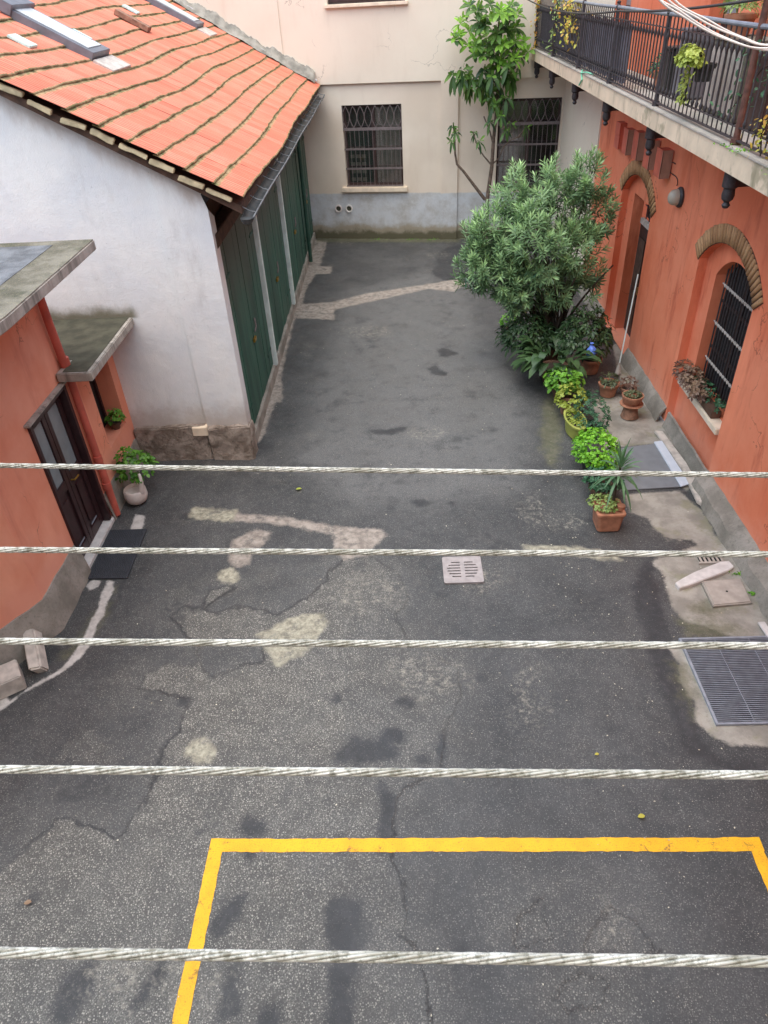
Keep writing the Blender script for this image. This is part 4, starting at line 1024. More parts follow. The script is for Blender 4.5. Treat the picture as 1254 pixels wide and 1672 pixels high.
# double door
dd = MB().box((XL - .16, 7.15, .04), (XL - .10, 8.26, 2.23)).build('door', M['maroon'], lef)
mb = MB()
for a_ in ((7.14, 7.21), (8.20, 8.27)): mb.box((XL - .12, a_[0], .04), (XL + .03, a_[1], 2.24))
mb.box((XL - .12, 7.21, 2.17), (XL + .03, 8.20, 2.24)); mb.build('door_frame', M['maroon'], dd, bevel=.008)
MB().box((XL - .01, 7.08, 2.245), (XL + .07, 8.33, 2.275)).build('door_head_ledge', M['slab_edge'], dd, bevel=.006)
for a_, b_ in ((7.22, 7.70), (7.71, 8.19)):
    mb = MB(); X_ = XL - .098
    mb.box((X_, a_, .05), (X_ + .03, a_ + .09, 2.16)).box((X_, b_ - .09, .05), (X_ + .03, b_, 2.16))
    for z0, z1 in ((.05, .2), (1.02, 1.16), (2.06, 2.16)): mb.box((X_, a_ + .09, z0), (X_ + .029, b_ - .09, z1))
    mb.box((X_, a_ + .16, .30), (X_ + .018, b_ - .16, .92))
    mb.build('door_leaf', M['maroon'], dd, bevel=.004)
    MB().box((X_ + .002, a_ + .095, 1.165), (X_ + .010, b_ - .095, 2.055)).build('pane', M['glass_frost'], dd)
    MB().box((X_ + .031, a_ + .14, .24), (X_ + .036, b_ - .14, .262)).build('kick_strip', M['steel_bar'], dd)
MB().tube([(XL - .06, 7.745, 1.08), (XL - .01, 7.745, 1.08), (XL - .005, 7.78, 1.08), (XL - .01, 7.87, 1.07)], .012, 8).build('handle', M['brass'], dd, smooth=True)
MB().box((XL - .14, 7.05, -.03), (XL + .055, 8.34, .036)).build('door_step', M['marble'], lef, bevel=.008)
# window with its deep dark reveal
ww = MB().box((XL - .33, 8.98, .8), (XL - .30, 9.74, 1.92)).build('window', M['dark_void'], lef)
mb = MB()
for a_ in (8.99, 9.34, 9.68): mb.box((XL - .298, a_, .82), (XL - .26, a_ + .05, 1.9))
mb.build('window_frame', M['maroon'], ww)
# big roof slab with a low kerb, its edge streaked; small roof slab of the lean-to
mb = MB().slab([(-3.60, 8.59), (-9, 8.62), (-9, 3.2), (-5.2, 3.0), (-3.68, 5.4), (-3.60, 6.2)], 3.785, 3.90)
mb.build('roof_slab', M['slab_edge'], lef, bevel=.01)
t_ = MB().slab([(-3.61, 8.58), (-9, 8.60), (-9, 3.2), (-5.2, 3.05), (-3.69, 5.4), (-3.61, 6.2)], 3.9, 3.906).build('roof_surface', M['mossy'], lef)
MB().slab([(-4.02, 8.40), (-9, 8.42), (-9, 3.2), (-5.5, 3.2), (-4.05, 5.6)], 3.907, 3.911).build('wet_felt', M['felt'], lef)
MB().slab([(-3.93, 9.955), (-6.0, 9.955), (-6.0, 8.53), (-4.38, 8.53), (-4.38, 8.13), (-3.93, 8.13)], 2.30, 2.42).build('lean_to_slab', M['slab_edge'], lef, bevel=.012)
MB().slab([(-3.985, 9.95), (-6.0, 9.95), (-6.0, 8.54), (-4.3, 8.54), (-4.3, 8.17), (-3.985, 8.17)], 2.4205, 2.428).build('lean_to_surface', M['mossy_dark'], lef)
# drainpipe: from under the big slab down through the small slab
P_ = [(-4.33, 8.30, 3.78), (-4.33, 8.31, 3.0), (-4.33, 8.34, 2.43), (-4.33, 8.36, 2.2), (-4.33, 8.38, .98), (-4.33, 8.38, .02)]
dp = MB().tube(P_, .052, 14).build('drainpipe', M['pipe_orange'], lef, smooth=True)
for z_ in (2.48, 1.0, .55): MB().tube([(-4.33, 8.37, z_ - .05), (-4.33, 8.37, z_ + .05)], .062, 14).build('collar', M['pipe_orange'], dp, smooth=True)

# plaster-patched recess below the small slab and its old wire
# ------------------------------------------------------------------ guard stones at the left corner
g1_ = thing('guard_stone', 'pale leaning guard stone against the corner plinth of the left orange house', 'stone', (-4.4, 5.6, 0), 0, 'guard stones')
MB().obox((-4.40, 5.60, .13), (.07, .02, 0), (-.10, .22, .10), (-.02, -.03, .07)).build('block', M['kerbstone'], g1_, bevel=.02, smooth=True)
g2_ = thing('guard_stone', 'grey squared guard stone with a light flat top, nearest the left edge of the yard', 'stone', (-4.6, 5.25, 0), 0, 'guard stones')
MB().obox((-4.60, 5.20, .09), (.15, .10, 0), (-.085, .13, 0), (0, 0, .11)).build('block', M['kerbstone'], g2_, bevel=.012, smooth=True)

# ================================================================== THINGS ON THE GROUND
def gtop(x, y): return -.012
# square drain grate
dg = thing('drain_grate', 'square pinkish drain grate with a round slotted centre set in the asphalt', 'drain', (.68, 6.94, 0))
mb = MB(); cx, cy, q_ = .68, 6.94, .255
slots = []
for i in range(6):
    yy_ = cy - .1375 + i * .055; hw = (.155, .195, .215, .215, .195, .155)[i] * .92
    for sg in (-1, 1):
        a_, b_ = sorted((cx + sg * .028, cx + sg * hw)); slots.append(rect(a_, b_, yy_ - .010, yy_ + .010))
fD = lambda x, y, d: (x, y, .006 - d)
wall_face(mb, [[(cx - q_ + .02, cy - q_), (cx + q_ - .02, cy - q_), (cx + q_, cy - q_ + .02), (cx + q_, cy + q_ - .02), (cx + q_ - .02, cy + q_), (cx - q_ + .02, cy + q_), (cx - q_, cy + q_ - .02), (cx - q_, cy - q_ + .02)]] + slots, fD)
jamb(mb, rect(cx - q_ + .005, cx + q_ - .005, cy - q_ + .005, cy + q_ - .005), fD, 0, .03)
for s_ in slots: jamb(mb, s_, fD, 0, .03)
mb.build('grate', M['drain'], dg)
MB().box((cx - q_ + .01, cy - q_ + .01, -.03), (cx + q_ - .01, cy + q_ - .01, -.008)).build('pit', M['black'], dg)
# long light-well grating on the right
lg = thing('floor_grating', 'large dark floor grating of parallel steel bars in a cement surround', 'grating', (3.55, 5.0, 0))
mb = MB(); X0_, X1_, Ya, Yb = 3.07, 4.20, 4.49, 5.62
n = 46
for i in range(n):
    y = Ya + .015 + (Yb - Ya - .03) * i / (n - 1); mb.box((X0_, y - .0036, -.02), (X1_, y + .0036, .012))
for x in (3.07, 3.44, 3.82, 4.19): mb.box((x - .004, Ya, -.02), (x + .004, Yb, .006))
mb.build('bars', M['steel_bar'], lg)
mb = MB(); f_ = .025
mb.box((X0_ - f_, Ya - f_, -.03), (X1_ + f_, Ya, .012)).box((X0_ - f_, Yb, -.03), (X1_ + f_, Yb + f_, .012)).box((X0_ - f_, Ya, -.03), (X0_ - .001, Yb, .011))
mb.build('frame', M['steel_bar'], lg)
MB().box((X0_, Ya, -.019), (X1_, Yb, -.0135)).build('pit', M['black'], lg)
# small vent, cover, cement bead
vg = thing('vent_grate', 'small slotted vent grate in the cement beside the right wall', 'vent', (3.88, 7.03, 0))
MB().box((3.74, 6.94, -.03), (4.03, 7.13, .004)).build('pit', M['black'], vg)
mb = MB()
for i in range(6): mb.box((3.74 + i * .053, 6.94, .004), (3.74 + i * .053 + .026, 7.13, .012))
mb.box((3.71, 6.91, -.02), (4.06, 6.94, .012)).box((3.71, 7.13, -.02), (4.06, 7.16, .012)); mb.build('bars', M['stone_cover'], vg)
ic = thing('inspection_cover', 'square worn concrete inspection cover with a small centre hole by the right wall', 'cover', (3.86, 6.38, 0))
MB().slab([(3.62, 6.15), (4.08, 6.19), (4.11, 6.61), (3.63, 6.58)], -.03, .014).build('lid', M['stone_cover'], ic, bevel=.01)
MB().slab([(3.61, 6.14), (4.09, 6.18), (4.12, 6.62), (3.62, 6.59)], -.03, .002).build('rim', M['cement'], ic)
MB().lathe([(.014, .0), (.014, .004), (0, .005)], (3.86, 6.38, .0125), 10).build('hole', M['black'], ic)
pk_ = MB(); pts = [((3.30, 6.50), .05), ((3.42, 6.56), .07), ((3.6, 6.65), .085), ((3.8, 6.74), .09), ((4.0, 6.83), .09), ((4.10, 6.87), .06)]
top = [(p[0] - .25 * w, p[1] + w * .95) for p, w in pts]; bot = [(p[0] + .2 * w, p[1] - w * .95) for p, w in pts]
o = pk_.slab(top + bot[::-1], -.03, .03).build('cement_kerb', M['marble'], None, bevel=.008); tag(o, 'low whitish cement kerb lying diagonally above the inspection cover', 'kerb')
# grey mat with its bright board and the loose marble strip at the wall foot
o = MB().slab([(3.20, 9.70), (4.0, 9.83), (4.06, 8.62), (3.20, 8.58)], -.01, .006).build('floor_mat', M['mat_grey'], None, bevel=.004); tag(o, 'plain grey floor mat lying between the potted plants and the right wall', 'mat')
o = MB().slab([(3.995, 9.86), (4.13, 9.88), (4.17, 8.66), (4.02, 8.60)], .004, .028).build('pale_board', M['board_blue'], None, bevel=.004); tag(o, 'pale bluish board laid along the edge of the grey mat', 'board')
o = MB().slab([(4.10, 10.18), (4.22, 10.15), (4.29, 9.2), (4.27, 8.4), (4.16, 8.14), (4.12, 8.2), (4.17, 9.0), (4.14, 9.7)], -.01, .045).build('stone_strip', M['kerbstone'], None, bevel=.008); tag(o, 'long pointed strip of whitish stone along the foot of the right wall', 'stone strip')
o = MB().slab([(4.02, 5.86), (4.10, 5.86), (4.14, 5.3), (4.06, 5.3)], -.01, .02).build('stone_strip', M['marble'], None, bevel=.006); tag(o, 'short white stone strip at the right wall above the big grating', 'stone strip')
# door mat with studs
dm = thing('door_mat', 'black studded rubber door mat in front of the dark double door', 'mat', (-4.03, 7.5, 0))
MB().slab([(-4.30, 6.98), (-3.76, 6.97), (-3.79, 8.02), (-4.33, 8.02)], -.012, .004).build('base', M['rubber'], dm)
V, F = [], []
for i in range(40):
    for j in range(20):
        x, y = -4.285 + j * .0262 - i * .0008, 7.0 + i * .0256; b = len(V); r_ = .0085
        V += [(x - r_, y - r_, .004), (x + r_, y - r_, .004), (x + r_, y + r_, .004), (x - r_, y + r_, .004), (x - r_ * .6, y - r_ * .6, .014), (x + r_ * .6, y - r_ * .6, .014), (x + r_ * .6, y + r_ * .6, .014), (x - r_ * .6, y + r_ * .6, .014)]
        F += [(b + 4, b + 5, b + 6, b + 7), (b, b + 1, b + 5, b + 4), (b + 1, b + 2, b + 6, b + 5), (b + 2, b + 3, b + 7, b + 6), (b + 3, b, b + 4, b + 7)]
fast_mesh('studs', np.array(V), np.array(F), M['rubber'], dm)

# ================================================================== PLANTS
def leaves(name, P, D, U, Ln, Wd, tint, mat, parent, droop=.25, fold=.25, shape=(.55, 1.0, .7)):
    """many leaves in one mesh: P base, D direction, U upper side; five stations with a folded midrib"""
    P, D, U = np.asarray(P, float), np.asarray(D, float), np.asarray(U, float); n = len(P)
    D /= np.linalg.norm(D, axis=1, keepdims=True) + 1e-9
    S = np.cross(D, U); S /= np.linalg.norm(S, axis=1, keepdims=True) + 1e-9; N = np.cross(S, D)
    Ln = np.broadcast_to(Ln, n)[:, None]; Wd = np.broadcast_to(Wd, n)[:, None]; dr_ = np.broadcast_to(droop, n)[:, None]
    st = (.28, .55, .8); rows = [P]
    down = np.array([0, 0, -1.0])
    for t_, w in zip(st, shape):
        C = P + D * Ln * t_ * (1 - .25 * dr_ * t_) + down * Ln * dr_ * t_ * t_
        rows += [C - S * Wd * w / 2 + N * Wd * fold * w * .5, C, C + S * Wd * w / 2 + N * Wd * fold * w * .5]
    rows.append(P + D * Ln * (1 - .25 * dr_) + down * Ln * dr_)
    V = np.stack(rows, 1).reshape(-1, 3)
    b = (np.arange(n) * 11)[:, None]
    q = np.array([[0, 2, 1, 1], [0, 3, 2, 2], [1, 2, 5, 4], [2, 3, 6, 5], [4, 5, 8, 7], [5, 6, 9, 8], [7, 8, 10, 10], [8, 9, 10, 10]])
    tri = [[0, 2, 1], [0, 3, 2], [1, 2, 5], [1, 5, 4], [2, 3, 6], [2, 6, 5], [4, 5, 8], [4, 8, 7], [5, 6, 9], [5, 9, 8], [7, 8, 10], [8, 9, 10]]
    F = np.concatenate([b + np.array(t_)[None, :] for t_ in tri])
    return fast_mesh(name, V, F, mat, parent, dict(tint=np.repeat(np.clip(tint, 0, 1), 11)))
def unit(v): v = np.asarray(v, float); return v / (np.linalg.norm(v, axis=-1, keepdims=True) + 1e-9)
def rnd(n, k=3): return rng.normal(size=(n, k))
class LF:
    def __init__(s): s.P, s.D, s.U, s.L, s.W, s.T, s.R = [], [], [], [], [], [], []
    def add(s, p, d, u, l, w, t_, r_=.25): s.P.append(p); s.D.append(d); s.U.append(u); s.L.append(l); s.W.append(w); s.T.append(t_); s.R.append(r_)
    def build(s, name, mat, parent, **k):
        return leaves(name, s.P, s.D, s.U, np.array(s.L), np.array(s.W), np.array(s.T), mat, parent, droop=np.array(s.R), **k)
def whorl(lf, p, ax, n, l, w, t_, spread=.9, droop=.25, a0=0):
    ax = unit(ax); ref = np.array([0, 0, 1.]) if abs(ax[2]) < .9 else np.array([1., 0, 0])
    u = unit(np.cross(ax, ref)); v = np.cross(ax, u)
    for i in range(n):
        a_ = a0 + 2 * math.pi * i / n + rng.normal() * .2; side = u * math.cos(a_) + v * math.sin(a_)
        s_ = spread * (1 + rng.normal() * .12)
        lf.add(p, side * math.sin(s_) + ax * math.cos(s_), ax, l * (1 + rng.normal() * .12), w, t_ + rng.normal() * .08, droop)
def bez(a, b, c, n=8):
    a, b, c = map(Vector, (a, b, c)); return [a * (1 - t_) ** 2 + b * 2 * t_ * (1 - t_) + c * t_ * t_ for t_ in [i / n for i in range(n + 1)]]
def pot(parent, x, y, r0, r1, h, mat, z=0, n=24, rim=.02, soil=True, sx=1, sy=1, rot=0, nm='pot'):
    pr = [(r0, 0), (r0 + (r1 - r0) * .5, h * .5), (r1 - .004, h - .05), (r1 + rim * .6, h - .05), (r1 + rim, h - .03), (r1 + rim, h), (r1 - .012, h), (r1 - .02, h - .035), (0, h - .036)]
    o = MB().lathe(pr, (x, y, z), n, sx, sy, rot).build(nm, mat, parent, smooth=True)
    if soil: MB().lathe([(r1 - .02, h - .033), (r1 * .6, h - .022), (0, h - .018)], (x, y, z), n, sx, sy, rot).build('soil', M['soil'], o, smooth=True)
    return o
def bush(name, parent, c, rad, n, l, w, mat, tint=(.2, .8), up=.5, droop=.3, shape=(.7, 1.0, .8), flat=.6, fold=.2):
    """a small mound of leaves: rosettes spread over and through an uneven dome"""
    lf = LF(); c = np.array(c); rad = np.array(rad)
    lump = unit(rnd(6)); amp = rng.uniform(.05, .3, 6)
    for i in range(n):
        d = unit(rng.normal(size=3)); d[2] = abs(d[2]) * 1.0 - .25; d = unit(d)
        rr = rng.uniform(.35, 1) ** .5 * (1 + sum(a_ * max(0, d @ q_) ** 3 for a_, q_ in zip(amp, lump)))
        p = c + d * rad * rr; ax = unit(d * flat + np.array([0, 0, up]) + rng.normal(size=3) * .3)
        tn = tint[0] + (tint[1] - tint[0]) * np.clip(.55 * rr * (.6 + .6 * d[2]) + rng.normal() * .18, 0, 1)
        whorl(lf, p, ax, rng.integers(3, 6), l * rng.uniform(.7, 1.2), w * rng.uniform(.8, 1.15), tn, 1.0, droop, rng.uniform(0, 6))
    return lf.build(name, mat, parent, shape=shape, fold=fold)

# ---- the big oleander
ol = thing('oleander_shrub', 'very large oleander shrub with narrow green leaves in front of the orange wall', 'shrub', (2.85, 13.1, 0))
pot(ol, 2.9, 13.15, .26, .36, .42, M['pot_brown'], nm='tub')
blobs = [((1.45, 13.0, 1.95), .5), ((1.72, 13.1, 2.5), .55), ((2.2, 13.4, 3.0), .55), ((2.78, 13.4, 3.15), .5), ((3.3, 13.4, 3.25), .48), ((3.5, 13.4, 2.65), .5), ((2.45, 13.0, 2.35), .85), ((3.05, 13.1, 2.1), .7), ((2.1, 12.9, 1.65), .55), ((2.8, 12.9, 1.6), .5), ((3.5, 13.1, 1.75), .33), ((1.85, 13.0, 1.9), .6)]
lf = LF(); tips = []
for (c_, r_) in blobs:
    for k in range(int(70 * r_ * r_ / .5)):
        d = unit(rng.normal(size=3) + np.array([0, -.25, .35])); rr = r_ * rng.uniform(.55, 1.0) ** .5 * (1 + .18 * rng.normal() * (rng.random() < .35))
        tips.append((np.array(c_) + d * rr, d))
tips = [tp_ for tp_ in tips if tp_[0][0] < 4.15 and tp_[0][2] > 1.0]
top_z = 3.6
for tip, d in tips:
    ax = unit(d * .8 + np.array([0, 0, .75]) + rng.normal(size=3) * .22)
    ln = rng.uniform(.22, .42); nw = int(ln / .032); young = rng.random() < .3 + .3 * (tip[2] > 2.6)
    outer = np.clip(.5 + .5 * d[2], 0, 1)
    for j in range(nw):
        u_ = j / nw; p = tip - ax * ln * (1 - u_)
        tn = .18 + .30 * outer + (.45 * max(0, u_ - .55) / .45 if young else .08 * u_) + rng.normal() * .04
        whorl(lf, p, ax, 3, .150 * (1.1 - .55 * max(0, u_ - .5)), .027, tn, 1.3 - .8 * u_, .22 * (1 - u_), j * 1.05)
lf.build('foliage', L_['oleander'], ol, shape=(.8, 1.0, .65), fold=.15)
mb = MB(); base = Vector((2.9, 13.15, .4))
sel = rng.choice(len(tips), 70, replace=False)
for i in sel:
    tip, d = tips[i]; t3 = Vector(tip) - Vector(unit(d)) * .12
    root = base + Vector((random.uniform(-.2, .2), random.uniform(-.2, .2), 0)); mid = root.lerp(t3, .45) + Vector((0, 0, .35))
    pa = bez(root, mid, t3, 7); mb.tube(pa, [.016 - .0015 * q for q in range(8)], 6)
for k in range(9):
    a_ = k * .7; mb.tube(bez(base + Vector((.12 * math.cos(a_), .12 * math.sin(a_), 0)), base + Vector((.35 * math.cos(a_), .3 * math.sin(a_), .7)), base + Vector((1.0 * math.cos(a_), .6 * math.sin(a_), 1.4)), 8), [.03 - .002 * q for q in range(9)], 8)
mb.build('stems', M['bark_dark'], ol, smooth=True)

# ---- loquat tree trained up the back wall
lo = thing('loquat_tree', 'tall thin loquat tree with big glossy leaves against the cream wall', 'tree', (2.3, 21.0, 0))
def LQ(x, y, dy=0): return PY(x, y, 20.85 + dy)
mb = MB()
tr = [LQ(796, 372), LQ(796, 322), LQ(803, 272), LQ(806, 225), LQ(810, 190), LQ(814, 140), LQ(812, 80), LQ(815, 25)]
tr[0].z = 0
mb.tube(tr, [.06, .055, .05, .045, .042, .036, .03, .02], 10)
tl = [LQ(792, 326), LQ(772, 300), LQ(757, 280), LQ(746, 268), LQ(743, 250), LQ(742, 220), LQ(740, 200)]
mb.tube(tl, [.045, .038, .034, .03, .027, .022, .015], 8)
br = [[LQ(803, 270), LQ(790, 255), LQ(780, 240), LQ(772, 215)], [LQ(804, 268), LQ(815, 258), LQ(822, 240), LQ(835, 228), LQ(852, 222)], [LQ(806, 240), LQ(800, 215), LQ(790, 190)], [LQ(814, 140), LQ(790, 120), LQ(765, 135), LQ(745, 140)],
      [LQ(812, 100), LQ(790, 80), LQ(770, 60)], [LQ(814, 110), LQ(835, 90), LQ(850, 70)], [LQ(815, 60), LQ(830, 40), LQ(838, 20)], [LQ(810, 160), LQ(798, 140), LQ(782, 120)], [LQ(846, 224), LQ(856, 212), LQ(860, 205)], [LQ(812, 180), LQ(822, 170), LQ(835, 165)]]
for b_ in br: mb.tube(b_, [.022 - .003 * min(q, 5) for q in range(len(b_))], 7)
mb.build('trunk', M['bark'], lo, smooth=True)
lf = LF()
ros = [(752, 40, 9), (745, 62, 7), (765, 52, 10), (790, 40, 12), (812, 22, 12), (835, 12, 10), (800, 8, 10), (780, 18, 9), (842, 45, 12), (828, 52, 12), (856, 70, 9), (850, 92, 10), (806, 75, 12), (784, 92, 12), (800, 96, 12), (822, 96, 10), (838, 100, 10), (776, 75, 9),
       (740, 122, 8), (752, 128, 7), (762, 140, 6), (790, 115, 12), (808, 125, 10), (828, 118, 11), (846, 112, 9), (792, 138, 11), (815, 148, 9), (835, 132, 8), (808, 172, 9), (818, 190, 7), (800, 200, 6), (738, 208, 6), (744, 218, 5), (738, 232, 5), (776, 218, 6), (782, 232, 5), (825, 215, 5), (832, 202, 5), (858, 208, 4), (795, 60, 10), (815, 50, 12), (770, 130, 6), (780, 142, 6),
       (820, 72, 11), (835, 78, 11), (800, 28, 10), (825, 30, 11), (846, 28, 9), (764, 75, 7), (812, 108, 10), (797, 158, 8), (826, 160, 8), (862, 84, 6)]
extra = []
for (x, y, n_) in ros:
    if y < 160:
        for q in range(1): extra.append((x + rng.normal() * 15 - 4, y + rng.normal() * 10 + 3, n_))
for (x, y, n_) in ros + extra:
    p = np.array(LQ(x, y, rng.uniform(-.65, .1))); low = y > 105
    ax = unit(np.array([rng.normal() * .35, -.45, .9 if not low else .35]) + rng.normal(size=3) * .15)
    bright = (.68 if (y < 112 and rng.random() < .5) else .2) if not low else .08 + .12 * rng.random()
    k_ = 1.0 if y < 190 else .72
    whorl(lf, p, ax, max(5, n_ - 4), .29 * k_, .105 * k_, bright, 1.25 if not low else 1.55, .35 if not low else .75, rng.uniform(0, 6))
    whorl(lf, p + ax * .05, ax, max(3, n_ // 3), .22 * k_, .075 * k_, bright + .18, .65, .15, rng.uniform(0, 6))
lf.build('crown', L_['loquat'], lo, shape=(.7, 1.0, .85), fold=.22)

# ---- aspidistra in a dark pot
asp = thing('aspidistra', 'dark broad-leaved aspidistra in a pot below the oleander', 'potted plant', (2.95, 12.1, 0))
pot(asp, 2.80, 12.15, .2, .27, .30, M['pot_brown'])
lf = LF()
for k in range(95):
    a_ = rng.uniform(0, 2 * math.pi); lean = rng.uniform(.5, 1.15)
    d = np.array([math.cos(a_) * math.sin(lean), math.sin(a_) * math.sin(lean), math.cos(lean)])
    p = np.array([2.80 + .2 * math.cos(a_), 12.15 + .2 * math.sin(a_), .36]) + d * rng.uniform(.05, .42)
    lf.add(p, d, np.array([0, 0, 1.]) - d * d[2], rng.uniform(.42, .64), rng.uniform(.12, .16), .15 + .5 * rng.random() ** 2, rng.uniform(.35, .8))
lf.build('foliage', L_['aspid'], asp, shape=(.75, 1.0, .75), fold=.2)

# ---- the row of pots along the asphalt, far to near
def plant(nm, label, cat, x, y): return thing(nm, label, cat, (x, y, 0), 0, 'pots standing in a row beside the right wall')
p_ = plant('potted_herb', 'round-leaved bright green herb in a pot just below the aspidistra', 'potted plant', 2.80, 11.45)
pot(p_, 2.80, 11.45, .12, .16, .22, M['pot_brown']); bush('foliage', p_, (2.82, 11.4, .36), (.32, .30, .24), 150, .07, .058, L_['basil'], (.2, .95), shape=(.9, 1.1, .8))
p_ = plant('potted_fern', 'small blue-green shrub in a pot on the wall side of the yellow-green trough', 'potted plant', 3.05, 10.5)
pot(p_, 3.05, 10.5, .12, .15, .2, M['pot_dark']); bush('foliage', p_, (3.08, 10.45, .30), (.24, .60, .20), 260, .055, .022, L_['fern'], (.1, .7))
p_ = plant('potted_flowers', 'yellow-green leafy plant in a brown pot between the herb and the oval trough', 'potted plant', 2.80, 10.95)
pot(p_, 2.82, 10.95, .11, .14, .2, M['terracotta_old']); bush('foliage', p_, (2.84, 10.95, .30), (.24, .26, .18), 150, .06, .035, L_['yellowgreen'], (.1, .8))
p_ = plant('oval_trough', 'long oval olive-yellow trough full of low moss-green plants', 'potted plant', 2.82, 10.3)
pot(p_, 2.80, 10.30, .13, .16, .26, M['pot_green'], sx=.95, sy=2.1, rot=.06, soil=True)
bush('foliage', p_, (2.80, 10.30, .235), (.11, .29, .04), 150, .035, .02, L_['yellowgreen'], (.2, .75), droop=.1)
p_ = plant('lime_bush', 'domed lime-green small-leaved bush in a dark pot behind the palm-like plant', 'potted plant', 2.85, 9.1)
pot(p_, 2.85, 9.12, .15, .20, .22, M['pot_dark']); bush('foliage', p_, (2.84, 9.15, .34), (.32, .44, .26), 620, .044, .028, L_['lime'], (.25, 1.0), droop=.1)
p_ = plant('potted_shrub', 'dull green low shrub in a brown pot hidden under the palm-like leaves', 'potted plant', 2.80, 8.35)
pot(p_, 2.80, 8.42, .13, .17, .2, M['pot_brown']); bush('foliage', p_, (2.82, 8.5, .26), (.24, .26, .14), 150, .06, .03, L_['fern'], (.1, .6))
p_ = plant('dracaena', 'palm-like plant with long drooping leaves in the square terracotta planter nearest the camera', 'potted plant', 2.73, 7.78)
mb = MB(); cx, cy = 2.73, 7.78; w_ = .18
prf = [(w_ * .86, 0), (w_ * .93, .16), (w_, .27), (w_ + .014, .27), (w_ + .014, .31), (w_ - .02, .31), (w_ - .025, .27)]
vs = []; 
for r_, z_ in prf:
    for (sx_, sy_) in ((-1, -1), (1, -1), (1, 1), (-1, 1)):
        for (ox, oy) in (((0, .03), (.03, 0)) if (sx_, sy_) in ((-1, -1), (1, 1)) else ((.03, 0), (0, .03))):
            vs.append((cx + sx_ * (r_ - ox), cy + sy_ * (r_ * 1.0 - oy), z_))
n8 = 8; mb.add(vs, [(i * 8 + j, i * 8 + (j + 1) % 8, i * 8 + 8 + (j + 1) % 8, i * 8 + 8 + j) for i in range(len(prf) - 1) for j in range(8)] + [tuple(range(7, -1, -1)), tuple(range(8 * (len(prf) - 1), 8 * len(prf)))])
mb.build('planter', M['terracotta'], p_, bevel=.006, smooth=True)
bush('herbs', p_, (2.68, 7.80, .33), (.17, .17, .08), 190, .032, .022, L_['herb'], (.3, 1.0), droop=.2)
MB().tube([(2.78, 7.80, .28), (2.79, 7.83, .6), (2.81, 7.85, .92)], [.022, .019, .016], 8).build('stem', M['bark_dark'], p_, smooth=True)
lf = LF()
for k in range(46):
    a_ = k * 2.4; lean = .15 + 1.5 * (k / 46); h_ = .95 - .22 * k / 46
    d = np.array([math.cos(a_) * math.sin(lean), math.sin(a_) * math.sin(lean), math.cos(lean)])
    lf.add(np.array([2.81, 7.85, h_]), d, np.array([0, 0, 1.]) - d * d[2] + 1e-3, rng.uniform(.34, .5), .034, .3 + .4 * rng.random(), .08 + .7 * (k / 46))
lf.build('foliage', L_['palm'], p_, shape=(.9, 1.0, .7), fold=.3)
MB().tube([(2.88, 7.74, .29), (2.88, 7.74, .36)], [.05, .055], 12).build('small_pot', M['terracotta'], p_, smooth=True)

p_ = plant('small_pot_plant', 'small bright green plant in a black pot, farthest of the row on the asphalt', 'potted plant', 2.22, 14.2)
pot(p_, 2.20, 14.2, .11, .14, .26, M['pot_dark']); bush('foliage', p_, (2.20, 14.2, .36), (.17, .17, .14), 70, .05, .03, L_['lime'], (.1, .7))
p_ = plant('shade_plant', 'dark green drooping plant in a pot under the left side of the oleander', 'potted plant', 2.5, 13.0)
pot(p_, 2.45, 12.95, .15, .19, .28, M['pot_dark']); bush('foliage', p_, (2.40, 12.95, .55), (.5, .45, .5), 330, .14, .045, L_['aspid'], (.0, .35), droop=.5)
p_ = plant('shade_plant', 'dark leafy plant in a pot beside the door of the orange wall', 'potted plant', 3.5, 12.5)
pot(p_, 3.55, 12.5, .15, .19, .28, M['terracotta']); bush('foliage', p_, (3.4, 12.7, .6), (.5, .45, .55), 330, .13, .045, L_['aspid'], (.0, .4), droop=.5)
# succulents in a bowl on an upturned pot
bw = thing('succulent_bowl', 'terracotta bowl of grey-green succulents on an upturned pot near the right wall', 'potted plant', (3.84, 10.75, 0))
MB().lathe([(.15, 0), (.14, .03), (.11, .2), (.105, .22)], (3.84, 10.75, 0), 24).build('stand', M['terracotta_old'], bw, smooth=True)
MB().lathe([(.1, .22), (.19, .235), (.195, .25), (.17, .25), (0, .245)], (3.84, 10.75, 0), 28).build('saucer', M['terracotta'], bw, smooth=True)
b2 = MB().lathe([(.12, .25), (.155, .3), (.17, .38), (.18, .38), (.18, .41), (.155, .41), (.15, .38), (0, .375)], (3.84, 10.75, 0), 28).build('bowl', M['terracotta'], bw, smooth=True)
bush('succulents', bw, (3.84, 10.75, .40), (.13, .13, .06), 150, .03, .018, L_['succ'], (.1, .9), droop=.0)
pt = thing('terracotta_pot', 'plain terracotta pot with a few stalks behind the succulent bowl', 'potted plant', (3.66, 11.55, 0))
pot(pt, 3.66, 11.55, .13, .17, .24, M['terracotta']); bush('foliage', pt, (3.66, 11.55, .3), (.14, .14, .10), 30, .08, .03, L_['succ'], (.1, .5))
pt = thing('terracotta_pot', 'shallow terracotta pot of dried stalks against the foot of the orange wall', 'potted plant', (3.98, 11.5, 0))
pot(pt, 4.0, 11.5, .10, .13, .16, M['terracotta_old']); bush('foliage', pt, (4.0, 11.5, .26), (.12, .12, .10), 30, .08, .02, L_['pinkish'], (.1, .5))
o = thing('blue_bag', 'crumpled blue plastic bag hanging in the dark below the oleander', 'bag', (3.35, 12.2, .72))
mb = MB(); 
mb.lathe([(.0, .0), (.07, .01), (.10, .06), (.085, .13), (.03, .17), (.02, .2), (.04, .22)], (3.40, 12.05, .55), 14)
